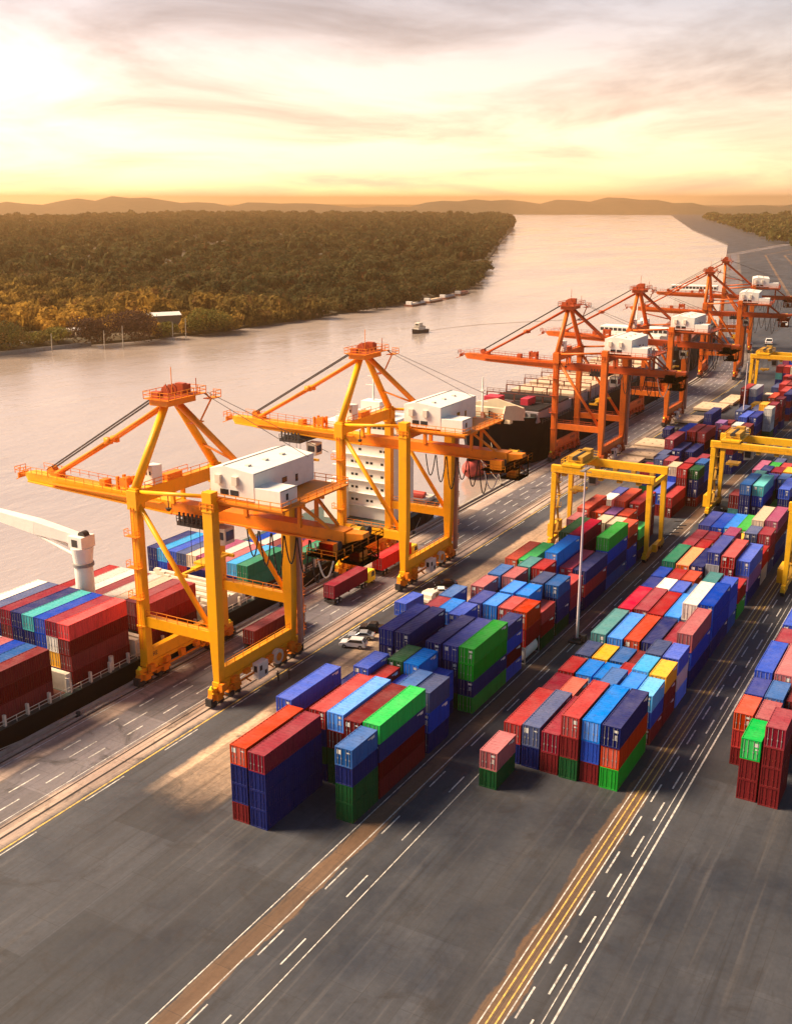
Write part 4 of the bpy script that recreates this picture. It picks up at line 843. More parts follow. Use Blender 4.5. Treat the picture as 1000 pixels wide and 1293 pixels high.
REST = [(104.3,76.12,2.577,2.577,40,'dark_green'),(104.3,76.12,0.0,2.577,40,'navy'),(90.9,73.38,5.154,2.577,40,'navy'),(90.9,73.38,2.577,2.577,40,'navy'),(90.9,73.38,0.0,2.577,40,'maroon'),(90.9,70.64,5.05,2.525,40,'navy'),(90.9,70.64,2.525,2.525,40,'navy'),(90.9,70.64,0.0,2.525,40,'navy'),(104.0,70.64,5.05,2.525,40,'navy'),(104.0,70.64,2.525,2.525,40,'dark_green'),(104.0,70.64,0.0,2.525,40,'navy'),(104.0,67.9,2.577,2.577,40,'dark_green'),(104.0,67.9,0.0,2.577,40,'dark_green'),(103.7,65.16,5.025,2.512,40,'maroon'),(103.7,65.16,2.512,2.512,40,'navy'),(103.7,65.16,0.0,2.512,40,'dark_green'),(103.8,62.42,0.0,2.577,40,'maroon'),(97.3,62.42,4.999,2.499,20,'navy'),(97.3,62.42,2.499,2.499,20,'dark_green'),(97.3,62.42,0.0,2.499,20,'dark_green'),(124.2,67.9,3.073,3.073,20,'blue'),(124.2,67.9,0.0,3.073,20,'maroon'),(124.2,70.64,3.056,3.056,20,'maroon'),(124.2,70.64,0.0,3.056,20,'dark_green'),(119.3,73.38,4.714,2.357,20,'dark_green'),(119.3,73.38,2.357,2.357,20,'dark_green'),(119.3,73.38,0.0,2.357,20,'navy'),(118.3,76.12,0.0,3.134,20,'dark_green'),(117.6,70.64,2.849,2.849,20,'navy'),(117.6,70.64,0.0,2.849,20,'maroon'),(117.8,67.9,2.504,2.504,20,'maroon'),(117.8,67.9,0.0,2.504,20,'maroon'),(117.4,65.16,3.039,3.039,20,'navy'),(117.4,65.16,0.0,3.039,20,'dark_green'),(124.0,65.16,2.245,2.245,20,'blue'),(124.0,65.16,0.0,2.245,20,'navy'),(131.2,76.12,2.59,2.59,40,'dark_green'),(131.2,76.12,0.0,2.59,40,'navy'),(131.2,73.38,2.59,2.59,40,'dark_green'),(131.2,73.38,0.0,2.59,40,'dark_green'),(130.9,67.9,5.05,2.525,40,'navy'),(130.9,67.9,2.525,2.525,40,'maroon'),(130.9,67.9,0.0,2.525,40,'navy'),(131.3,65.16,2.499,2.499,40,'navy'),(131.3,65.16,0.0,2.499,40,'dark_green'),(144.86,76.12,3.056,3.056,20,'navy'),(144.86,76.12,0.0,3.056,20,'navy'),(144.8,73.38,4.662,2.331,20,'maroon'),(144.8,73.38,2.331,2.331,20,'maroon'),(144.8,73.38,0.0,2.331,20,'dark_green'),(151.04,76.12,3.091,3.091,20,'navy'),(151.04,76.12,0.0,3.091,20,'dark_green'),(143.8,70.64,4.74,2.37,20,'navy'),(143.8,70.64,2.37,2.37,20,'navy'),(143.8,70.64,0.0,2.37,20,'navy'),(151.0,70.64,3.091,3.091,20,'navy'),(151.0,70.64,0.0,3.091,20,'dark_green'),(151.2,67.9,3.073,3.073,20,'blue'),(151.2,67.9,0.0,3.073,20,'navy'),(151.2,65.16,3.039,3.039,20,'maroon'),(151.2,65.16,0.0,3.039,20,'dark_green'),(157.9,73.38,4.688,2.344,20,'maroon'),(157.9,73.38,2.344,2.344,20,'maroon'),(157.9,73.38,0.0,2.344,20,'maroon'),(164.8,73.38,4.688,2.344,20,'navy'),(164.8,73.38,2.344,2.344,20,'navy'),(164.8,73.38,0.0,2.344,20,'navy'),(164.9,70.64,4.662,2.331,20,'maroon'),(164.9,70.64,2.331,2.331,20,'maroon'),(164.9,70.64,0.0,2.331,20,'navy'),(157.9,67.9,4.662,2.331,20,'dark_green'),(157.9,67.9,2.331,2.331,20,'maroon'),(157.9,67.9,0.0,2.331,20,'dark_green'),(158.3,65.16,3.056,3.056,20,'blue'),(158.3,65.16,0.0,3.056,20,'navy'),(178.7,76.12,2.573,2.573,40,'maroon'),(178.7,76.12,0.0,2.573,40,'dark_green'),(178.9,73.38,2.625,2.625,40,'dark_green'),(178.9,73.38,0.0,2.625,40,'maroon'),(171.8,70.64,3.091,3.091,20,'dark_green'),(171.8,70.64,0.0,3.091,20,'dark_green'),(171.96,67.9,3.073,3.073,20,'maroon'),(171.96,67.9,0.0,3.073,20,'navy'),(164.8,65.16,4.688,2.344,20,'navy'),(164.8,65.16,2.344,2.344,20,'navy'),(164.8,65.16,0.0,2.344,20,'maroon'),(178.14,67.9,5.258,2.629,40,'blue'),(178.14,67.9,2.629,2.629,40,'maroon'),(178.14,67.9,0.0,2.629,40,'navy'),(179.1,65.16,2.555,2.555,40,'maroon'),(179.1,65.16,0.0,2.555,40,'dark_green'),(191.0,67.9,2.616,2.616,40,'maroon'),(191.0,67.9,0.0,2.616,40,'dark_green'),(192.4,70.64,5.05,2.525,40,'navy'),(192.4,70.64,2.525,2.525,40,'navy'),(192.4,70.64,0.0,2.525,40,'navy'),(211.6,62.42,2.331,2.331,20,'dark_green'),(211.6,62.42,0.0,2.331,20,'navy'),(210.0,73.38,5.18,2.59,40,'maroon'),(210.0,73.38,2.59,2.59,40,'dark_green'),(210.0,73.38,0.0,2.59,40,'navy'),(203.8,73.38,4.714,2.357,20,'dark_green'),(203.8,73.38,2.357,2.357,20,'dark_green'),(203.8,73.38,0.0,2.357,20,'navy'),(211.4,70.64,4.74,2.37,20,'dark_green'),(211.4,70.64,2.37,2.37,20,'dark_green'),(211.4,70.64,0.0,2.37,20,'dark_green'),(211.8,67.9,4.714,2.357,20,'maroon'),(211.8,67.9,2.357,2.357,20,'navy'),(211.8,67.9,0.0,2.357,20,'navy'),(212.3,65.16,4.662,2.331,20,'dark_green'),(212.3,65.16,2.331,2.331,20,'maroon'),(212.3,65.16,0.0,2.331,20,'navy'),(205.0,67.9,4.662,2.331,20,'dark_green'),(205.0,67.9,2.331,2.331,20,'maroon'),(205.0,67.9,0.0,2.331,20,'dark_green'),(205.3,65.16,3.073,3.073,20,'navy'),(205.3,65.16,0.0,3.073,20,'maroon'),(225.7,73.38,2.832,2.832,20,'navy'),(225.7,73.38,0.0,2.832,20,'dark_green'),(232.6,73.38,2.78,2.78,20,'navy'),(232.6,73.38,0.0,2.78,20,'dark_green'),(218.2,67.9,5.335,2.668,40,'maroon'),(218.2,67.9,2.668,2.668,40,'navy'),(218.2,67.9,0.0,2.668,40,'navy'),(219.8,65.16,2.512,2.512,40,'maroon'),(219.8,65.16,0.0,2.512,40,'maroon'),(266.5,73.38,4.688,2.344,20,'steel'),(266.5,73.38,2.344,2.344,20,'maroon'),(266.5,73.38,0.0,2.344,20,'dark_green'),(265.8,70.64,4.714,2.357,20,'maroon'),(265.8,70.64,2.357,2.357,20,'dark_green'),(265.8,70.64,0.0,2.357,20,'dark_green'),(259.25,67.9,4.792,2.396,20,'blue'),(259.25,67.9,2.396,2.396,20,'navy'),(259.25,67.9,0.0,2.396,20,'navy'),(258.66,65.16,2.383,2.383,20,'maroon'),(258.66,65.16,0.0,2.383,20,'maroon'),(264.84,65.16,7.381,2.46,20,'crimson'),(264.84,65.16,4.921,2.46,20,'navy'),(264.84,65.16,2.46,2.46,20,'maroon'),(264.84,65.16,0.0,2.46,20,'navy'),(265.49,62.42,4.895,2.448,20,'blue'),(265.49,62.42,2.448,2.448,20,'navy'),(265.49,62.42,0.0,2.448,20,'navy'),(278.0,65.16,5.422,2.711,20,'crimson'),(278.0,65.16,2.711,2.711,20,'navy'),(278.0,65.16,0.0,2.711,20,'navy'),(246.94,67.9,0.0,2.849,40,'maroon'),(285.8,76.12,5.309,2.655,40,'maroon'),(285.8,76.12,2.655,2.655,40,'maroon'),(285.8,76.12,0.0,2.655,40,'navy'),(283.3,73.38,2.763,2.763,40,'navy'),(283.3,73.38,0.0,2.763,40,'navy'),(285.8,70.64,2.555,2.555,40,'navy'),(285.8,70.64,0.0,2.555,40,'maroon'),(279.3,76.12,5.18,2.59,20,'slate'),(279.3,76.12,2.59,2.59,20,'dark_green'),(279.3,76.12,0.0,2.59,20,'navy'),(264.0,76.12,4.973,2.486,20,'crimson'),(264.0,76.12,2.486,2.486,20,'navy'),(264.0,76.12,0.0,2.486,20,'dark_green'),(298.3,73.38,5.387,2.694,40,'maroon'),(298.3,73.38,2.694,2.694,40,'navy'),(298.3,73.38,0.0,2.694,40,'maroon'),(298.6,70.64,2.655,2.655,40,'navy'),(298.6,70.64,0.0,2.655,40,'maroon'),(299.6,76.12,5.258,2.629,40,'maroon'),(299.6,76.12,2.629,2.629,40,'navy'),(299.6,76.12,0.0,2.629,40,'navy'),(328.6,76.12,5.232,2.616,40,'navy'),(328.6,76.12,2.616,2.616,40,'navy'),(328.6,76.12,0.0,2.616,40,'maroon'),(319.9,70.64,4.817,2.409,20,'navy'),(319.9,70.64,2.409,2.409,20,'navy'),(319.9,70.64,0.0,2.409,20,'maroon'),(312.3,67.9,4.74,2.37,20,'maroon'),(312.3,67.9,2.37,2.37,20,'navy'),(312.3,67.9,0.0,2.37,20,'maroon'),(331,70.64,5.145,2.573,20,'maroon'),(331,70.64,2.573,2.573,20,'navy'),(331,70.64,0.0,2.573,20,'maroon'),(297.2,62.42,8.353,2.784,40,'crimson'),(297.2,62.42,5.568,2.784,40,'maroon'),(346.6,70.64,2.935,2.935,40,'navy'),(346.6,70.64,0.0,2.935,40,'dark_green'),(339.3,67.9,2.797,2.797,40,'steel'),(339.3,67.9,0.0,2.797,40,'dark_green'),(354.9,67.9,5.249,2.625,40,'slate'),(354.9,67.9,2.625,2.625,40,'maroon'),(354.9,67.9,0.0,2.625,40,'maroon'),(340.6,65.16,2.797,2.797,40,'navy'),(340.6,65.16,0.0,2.797,40,'maroon'),(316.8,65.16,7.498,2.499,20,'white'),(316.8,65.16,4.999,2.499,20,'navy'),(316.8,65.16,2.499,2.499,20,'dark_green'),(316.8,65.16,0.0,2.499,20,'maroon'),(317.2,62.42,7.42,2.473,20,'maroon'),(317.2,62.42,4.947,2.473,20,'crimson'),(317.2,62.42,2.473,2.473,20,'navy'),(317.2,62.42,0.0,2.473,20,'dark_green'),(310.4,62.42,7.381,2.46,20,'cream'),(310.4,62.42,4.921,2.46,20,'white'),(310.4,62.42,2.46,2.46,20,'maroon'),(310.4,62.42,0.0,2.46,20,'navy'),(349.7,62.42,0.0,2.46,20,'dark_green'),(370.3,70.64,4.835,2.417,20,'yellow'),(370.3,70.64,2.417,2.417,20,'navy'),(370.3,70.64,0.0,2.417,20,'navy'),(355.6,65.16,7.498,2.499,20,'yellow'),(355.6,65.16,4.999,2.499,20,'navy'),(355.6,65.16,2.499,2.499,20,'navy'),(355.6,65.16,0.0,2.499,20,'navy'),(357.1,62.42,7.498,2.499,20,'crimson'),(357.1,62.42,4.999,2.499,20,'red'),(357.1,62.42,2.499,2.499,20,'maroon'),(357.1,62.42,0.0,2.499,20,'navy'),(378.9,76.12,5.413,2.707,40,'maroon'),(378.9,76.12,2.707,2.707,40,'navy'),(378.9,76.12,0.0,2.707,40,'maroon'),(379.8,73.38,2.681,2.681,40,'maroon'),(379.8,73.38,0.0,2.681,40,'dark_green'),(405,70.64,5.249,2.625,40,'slate'),(405,70.64,2.625,2.625,40,'dark_green'),(405,70.64,0.0,2.625,40,'navy'),(390.4,65.16,6.043,3.022,40,'red'),(390.4,65.16,3.022,3.022,40,'maroon'),(390.4,65.16,0.0,3.022,40,'dark_green'),(390.6,70.64,4.766,2.383,20,'cream'),(390.6,70.64,2.383,2.383,20,'navy'),(390.6,70.64,0.0,2.383,20,'maroon'),(384.2,67.9,2.504,2.504,40,'dark_green'),(384.2,67.9,0.0,2.504,40,'dark_green'),(368.2,62.42,5.025,2.512,20,'maroon'),(368.2,62.42,2.512,2.512,20,'maroon'),(368.2,62.42,0.0,2.512,20,'navy'),(120.2,42.2,3.039,3.039,40,'maroon'),(120.2,42.2,0.0,3.039,40,'dark_green'),(120.6,39.46,2.97,2.97,40,'blue'),(120.6,39.46,0.0,2.97,40,'maroon'),(120.4,36.72,0.0,3.004,40,'green'),(120.6,50.42,0.0,2.927,40,'navy'),(120.5,47.68,0.0,3.108,40,'navy'),(120.4,44.94,0.0,2.953,40,'maroon'),(113.0,50.42,0.0,2.616,20,'dark_green'),(147.9,50.42,0.0,2.668,20,'navy'),(147.8,47.68,0.0,2.668,20,'navy'),(148.1,44.94,0.0,2.668,20,'maroon'),(148.2,42.2,0.0,2.616,20,'navy'),(140.6,50.42,0.0,2.72,20,'dark_green'),(140.7,47.68,0.0,2.745,20,'dark_green'),(140.7,44.94,0.0,2.771,20,'dark_green'),(134.7,42.2,2.573,2.573,20,'dark_green'),(134.7,42.2,0.0,2.573,20,'navy'),(141.0,42.2,0.0,3.03,20,'maroon'),(135.16,39.46,2.469,2.469,20,'navy'),(135.16,39.46,0.0,2.469,20,'navy'),(141.34,39.46,2.59,2.59,20,'maroon'),(141.34,39.46,0.0,2.59,20,'navy'),(147.9,39.46,2.625,2.625,20,'maroon'),(147.9,39.46,0.0,2.625,20,'dark_green'),(134.1,50.42,0.0,2.616,20,'dark_green'),(133.2,47.68,0.0,2.771,20,'navy'),(154.9,50.42,0.0,3.186,40,'dark_green'),(154.9,47.68,0.0,3.082,40,'blue'),(155.2,44.94,0.0,3.108,40,'red'),(155.3,42.2,0.0,3.134,40,'navy'),(155.2,39.46,0.0,3.03,40,'maroon'),(168.6,50.42,0.0,3.03,40,'navy'),(168.9,47.68,0.0,3.108,40,'navy'),(167.9,44.94,0.0,3.134,40,'navy'),(168.2,42.2,0.0,3.134,40,'dark_green'),(168.5,39.46,2.987,2.987,40,'grey'),(168.5,39.46,0.0,2.987,40,'dark_green'),(181.0,39.46,2.935,2.935,20,'maroon'),(181.0,39.46,0.0,2.935,20,'maroon'),(181.0,44.94,0.0,3.056,20,'maroon'),(181.6,42.2,2.901,2.901,20,'steel'),(181.6,42.2,0.0,2.901,20,'maroon'),(181.5,47.68,0.0,3.004,20,'dark_green'),(188.3,50.42,0.0,2.875,20,'navy'),(181.9,50.42,0.0,2.849,20,'navy'),(188.91,47.68,0.0,2.823,20,'maroon'),(188.7,44.94,0.0,2.901,20,'navy'),(195,50.42,2.227,2.227,40,'dark_green'),(195,50.42,0.0,2.227,40,'maroon'),(195.09,47.68,0.0,3.212,40,'orange_red'),(195,44.94,2.227,2.227,40,'navy'),(195,44.94,0.0,2.227,40,'maroon'),(195.5,42.2,2.422,2.422,40,'teal'),(195.5,42.2,0.0,2.422,40,'navy'),(195.5,39.46,2.331,2.331,40,'crimson'),(195.5,39.46,0.0,2.331,40,'navy'),(215.9,50.42,0.0,2.901,20,'maroon'),(215.66,47.68,0.0,2.927,20,'maroon'),(209.2,50.42,0.0,3.004,20,'dark_green'),(208.9,47.68,0.0,2.978,20,'dark_green'),(213.85,42.2,4.593,2.296,20,'yellow'),(213.85,42.2,2.296,2.296,20,'navy'),(213.85,42.2,0.0,2.296,20,'navy'),(222.5,50.42,2.21,2.21,40,'blue'),(222.5,50.42,0.0,2.21,40,'dark_green'),(221.84,47.68,2.262,2.262,40,'navy'),(221.84,47.68,0.0,2.262,40,'navy'),(221.7,44.94,2.348,2.348,40,'blue'),(221.7,44.94,0.0,2.348,40,'dark_green'),(220.03,42.2,2.538,2.538,40,'dark_green'),(220.03,42.2,0.0,2.538,40,'dark_green'),(215.6,39.46,2.797,2.797,20,'navy'),(215.6,39.46,0.0,2.797,20,'maroon'),(215.5,36.72,2.866,2.866,20,'maroon'),(222,39.46,4.74,2.37,40,'white'),(222,39.46,2.37,2.37,40,'maroon'),(222,39.46,0.0,2.37,40,'maroon'),(250.7,50.42,0.0,3.289,20,'teal'),(248.4,47.68,0.0,2.525,40,'navy'),(249.4,44.94,0.0,2.473,40,'navy'),(252.14,42.2,0.0,3.367,40,'green'),(250.8,39.46,2.357,2.357,40,'navy'),(250.8,39.46,0.0,2.357,40,'dark_green'),(276.1,50.42,2.4,2.4,40,'navy'),(276.1,50.42,0.0,2.4,40,'dark_green'),(271.2,47.68,5.663,2.832,20,'navy'),(271.2,47.68,2.832,2.832,20,'dark_green'),(271.2,47.68,0.0,2.832,20,'maroon'),(282.1,47.68,4.697,2.348,20,'green'),(282.1,47.68,2.348,2.348,20,'navy'),(282.1,47.68,0.0,2.348,20,'navy'),(271.2,44.94,2.814,2.814,20,'dark_green'),(271.2,44.94,0.0,2.814,20,'dark_green'),(282.9,44.94,4.662,2.331,20,'red'),(282.9,44.94,2.331,2.331,20,'maroon'),(282.9,44.94,0.0,2.331,20,'navy'),(271.2,42.2,5.802,2.901,20,'yellow'),(271.2,42.2,2.901,2.901,20,'navy'),(271.2,42.2,0.0,2.901,20,'navy'),(289,47.68,4.489,2.245,20,'slate'),(289,47.68,2.245,2.245,20,'navy'),(289,47.68,0.0,2.245,20,'navy'),(264.46,42.2,2.832,2.832,20,'navy'),(264.46,42.2,0.0,2.832,20,'navy'),(262.9,44.94,5.698,2.849,20,'slate_blue'),(262.9,44.94,2.849,2.849,20,'dark_green'),(262.9,44.94,0.0,2.849,20,'navy'),(261.2,47.68,7.032,2.344,20,'teal'),(261.2,47.68,4.688,2.344,20,'navy'),(261.2,47.68,2.344,2.344,20,'maroon'),(261.2,47.68,0.0,2.344,20,'navy'),(134.9,23.38,2.59,2.59,20,'red'),(134.9,23.38,0.0,2.59,20,'maroon'),(134.51,20.64,2.607,2.607,20,'maroon'),(134.51,20.64,0.0,2.607,20,'red'),(126.2,17.9,5.491,2.745,20,'maroon'),(126.2,17.9,2.745,2.745,20,'maroon'),(126.2,17.9,0.0,2.745,20,'maroon'),(126.5,20.64,2.849,2.849,20,'maroon'),(126.5,20.64,0.0,2.849,20,'maroon'),(141.31,23.38,2.607,2.607,20,'maroon'),(141.31,23.38,0.0,2.607,20,'navy'),(140.69,20.64,2.728,2.728,20,'maroon'),(140.69,20.64,0.0,2.728,20,'red'),(147.49,23.38,2.953,2.953,40,'navy'),(147.49,23.38,0.0,2.953,40,'red'),(147.1,20.64,3.039,3.039,40,'red'),(147.1,20.64,0.0,3.039,40,'navy'),(162.5,23.38,2.59,2.59,20,'navy'),(162.5,23.38,0.0,2.59,20,'maroon'),(168.7,23.38,2.763,2.763,40,'navy'),(168.7,23.38,0.0,2.763,40,'maroon'),(141.7,17.9,2.59,2.59,20,'red'),(141.7,17.9,0.0,2.59,20,'maroon'),(442,76.12,7.77,2.59,20,'maroon'),(442,76.12,5.18,2.59,20,'teal'),(442,76.12,2.59,2.59,20,'navy'),(442,76.12,0.0,2.59,20,'dark_green'),(442,73.38,7.77,2.59,20,'red'),(442,73.38,5.18,2.59,20,'navy'),(442,73.38,2.59,2.59,20,'navy'),(442,73.38,0.0,2.59,20,'maroon'),(442,70.64,7.77,2.59,20,'cream'),(442,70.64,5.18,2.59,20,'white'),(442,70.64,2.59,2.59,20,'teal'),(442,70.64,0.0,2.59,20,'navy'),(455,76.12,8.159,2.72,40,'purple_red'),(455,76.12,5.439,2.72,40,'navy'),(455,76.12,2.72,2.72,40,'maroon'),(455,76.12,0.0,2.72,40,'navy'),(455,73.38,8.159,2.72,40,'blue'),(455,73.38,5.439,2.72,40,'navy'),(455,73.38,2.72,2.72,40,'maroon'),(455,73.38,0.0,2.72,40,'navy'),(427,70.64,5.871,2.935,20,'red'),(427,70.64,2.935,2.935,20,'maroon'),(427,70.64,0.0,2.935,20,'navy'),(420,67.9,6.993,2.331,20,'crimson'),(420,67.9,4.662,2.331,20,'maroon'),(420,67.9,2.331,2.331,20,'navy'),(420,67.9,0.0,2.331,20,'dark_green'),(404,67.9,6.993,2.331,40,'red'),(404,67.9,4.662,2.331,40,'maroon'),(404,67.9,2.331,2.331,40,'navy'),(404,67.9,0.0,2.331,40,'navy'),(404,65.16,6.993,2.331,40,'maroon'),(404,65.16,4.662,2.331,40,'navy'),(404,65.16,2.331,2.331,40,'maroon'),(404,65.16,0.0,2.331,40,'navy'),(383,62.42,6.993,2.331,40,'navy'),(383,62.42,4.662,2.331,40,'maroon'),(383,62.42,2.331,2.331,40,'navy'),(383,62.42,0.0,2.331,40,'maroon'),(208.01,42.2,4.843,2.422,20,'dark_green'),(208.01,42.2,2.422,2.422,20,'dark_green'),(208.01,42.2,0.0,2.422,20,'dark_green'),(104.3,118.69,2.7,2.5,40,'navy'),(104.3,121.16,5.19,2.5,40,'navy'),(104.3,123.63,5.19,2.5,40,'navy'),(104.3,126.1,5.19,2.5,40,'navy'),(104.3,128.57,5.19,2.5,40,'maroon'),(104.3,131.04,7.68,2.5,40,'navy'),(104.3,133.51,7.68,2.5,40,'navy'),(88.2,118.69,5.42,2.5,40,'navy'),(88.2,118.69,2.93,2.5,40,'navy'),(88.2,121.16,5.42,2.5,40,'navy'),(88.2,123.63,7.91,2.5,40,'pink'),(88.2,123.63,5.42,2.5,40,'maroon'),(88.2,126.1,7.91,2.5,40,'grey'),(88.2,126.1,5.42,2.5,40,'navy'),(88.2,128.57,7.91,2.5,40,'blue'),(88.2,128.57,5.42,2.5,40,'navy'),(88.2,131.04,7.91,2.5,40,'red'),(88.2,131.04,5.42,2.5,40,'maroon'),(88.2,133.51,7.91,2.5,40,'slate'),(88.2,133.51,5.42,2.5,40,'navy'),(81.6,116.22,6.41,2.5,20,'cyan'),(81.6,116.22,3.92,2.5,20,'maroon'),(81.6,116.22,1.43,2.5,20,'maroon'),(81.6,118.69,6.41,2.5,20,'teal'),(81.6,118.69,3.92,2.5,20,'maroon'),(81.6,121.16,6.41,2.5,20,'navy'),(81.6,121.16,3.92,2.5,20,'navy'),(81.6,123.63,6.41,2.5,20,'blue'),(81.6,123.63,3.92,2.5,20,'navy'),(120.9,121.16,5.32,2.5,40,'navy'),(120.9,123.63,5.32,2.5,40,'navy'),(120.9,126.1,5.32,2.5,40,'maroon'),(120.9,128.57,5.32,2.5,40,'navy'),(120.9,131.04,5.32,2.5,40,'maroon'),(120.9,133.51,5.32,2.5,40,'maroon'),(147.6,118.62,3.92,2.5,40,'navy'),(147.6,121.02,3.92,2.5,40,'maroon'),(147.6,123.42,3.92,2.5,40,'red'),(147.6,125.82,3.92,2.5,40,'navy'),(147.6,128.22,3.92,2.5,40,'navy'),(147.6,130.62,3.92,2.5,40,'red'),(147.6,133.02,3.92,2.5,40,'red'),(147.6,135.42,3.92,2.5,40,'blue'),(163.6,118.69,3.71,2.5,40,'red'),(163.6,121.16,3.71,2.5,40,'navy'),(163.6,123.63,3.71,2.5,40,'maroon')]
GRP = dict(B1='containers stacked in the block beside the quay road', B2='containers stacked in the middle block', B3='containers stacked in the lower right block', SH='containers carried on the near ship')
for (x, y, z, hh, L, cname, dv, grp, label) in BOXES:
    if cname == 'tank':
        if TANK is None: TANK = tank_container()
        o = bpy.data.objects.new('tank_container', TANK); COL.objects.link(o); o.location = (x + 3.03, y, z); o.scale.z = hh / 2.6
        tag(o, label, 'tank container', GRP[grp]); continue
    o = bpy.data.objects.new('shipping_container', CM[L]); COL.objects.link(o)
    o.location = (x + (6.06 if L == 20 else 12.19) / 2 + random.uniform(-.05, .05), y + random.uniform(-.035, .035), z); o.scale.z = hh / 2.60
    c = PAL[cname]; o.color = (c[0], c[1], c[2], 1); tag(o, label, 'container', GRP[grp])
    d = bpy.data.objects.new('door', DM[(L, dv)]); COL.objects.link(d); d.parent = o; d.color = o.color
    if dv and x < 235: e = bpy.data.objects.new('lettering', IDM[L]); COL.objects.link(e); e.parent = o

# the small far boxes and those buried inside the stacks: one mass
if not REST: REST.append((500, -300, 0, 2.6, 20, 'navy'))
cv = {}
for L in (20, 40):
    vv = []; ff = []
    for me in (CM[L], DM[(L, 0)]):
        a = np.empty(len(me.vertices) * 3, np.float32); me.vertices.foreach_get('co', a); k0 = sum(len(q) for q in vv); vv.append(a.reshape(-1, 3)); ff += [tuple(i + k0 for i in p.vertices) for p in me.polygons]
    cv[L] = (np.concatenate(vv), ff)
V = []; FF = []; CC = []; off = 0
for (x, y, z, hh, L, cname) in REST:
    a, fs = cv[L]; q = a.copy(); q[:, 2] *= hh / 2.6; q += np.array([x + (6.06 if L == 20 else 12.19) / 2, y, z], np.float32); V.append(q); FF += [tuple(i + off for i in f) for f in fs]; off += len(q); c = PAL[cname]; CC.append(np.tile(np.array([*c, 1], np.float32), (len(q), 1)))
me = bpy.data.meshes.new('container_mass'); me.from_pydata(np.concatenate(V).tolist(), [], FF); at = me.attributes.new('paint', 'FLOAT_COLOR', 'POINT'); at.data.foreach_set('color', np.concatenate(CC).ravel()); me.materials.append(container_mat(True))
o = bpy.data.objects.new('container_mass', me); COL.objects.link(o); tag(o, 'small far containers and those buried deeper in the stacks', 'containers', kind='stuff')

# ------------------------------------------------------------------ hatch covers lying on the quay
def hatch_cover(x0, y0, lx, ly, z, label, mat=CREAM):
    t = empty('hatch_cover', (x0, y0, z)); tag(t, label, 'hatch cover', 'hatch covers laid out on the quay')
    m = MB(); m.box(0, lx, 0, ly, .25, 1.15); m.build('panel', mat, t, bevel=.06)
    m = MB()
    for a in (.15, .5, .85): m.box(lx * a - .12, lx * a + .12, .25, ly - .25, 0, .248)
    m.build('stiffener', DARK, t)
    m = MB()
    for i in range(2):
        for j in range(3): m.tube((lx * (.3 + .4 * i), ly * (.22 + .28 * j), 1.152), (lx * (.3 + .4 * i), ly * (.22 + .28 * j), 1.17), .35, n=8)
    m.build('lashing_socket', SPOT, t)
for x0, y0, lx, ly, z, lb in [(289, 86.6, 11.6, 9, .1, 'cream hatch cover lying nearest the yellow yard crane'), (303, 84.9, 11.2, 10, .1, 'cream hatch cover second nearest the yellow yard crane'), (316.4, 85.4, 11, 9.6, .1, 'cream hatch cover just behind two similar ones'),
                             (361, 86.8, 11.4, 8.6, .1, 'golden cream hatch cover beside a small navy container'), (386, 84.9, 14, 10, .1, 'pale cream hatch cover beyond the small navy container'), (402, 84.4, 19, 5, .1, 'farthest long tan hatch cover behind the lamp post')]:
    hatch_cover(x0, y0, lx, ly, z, lb)

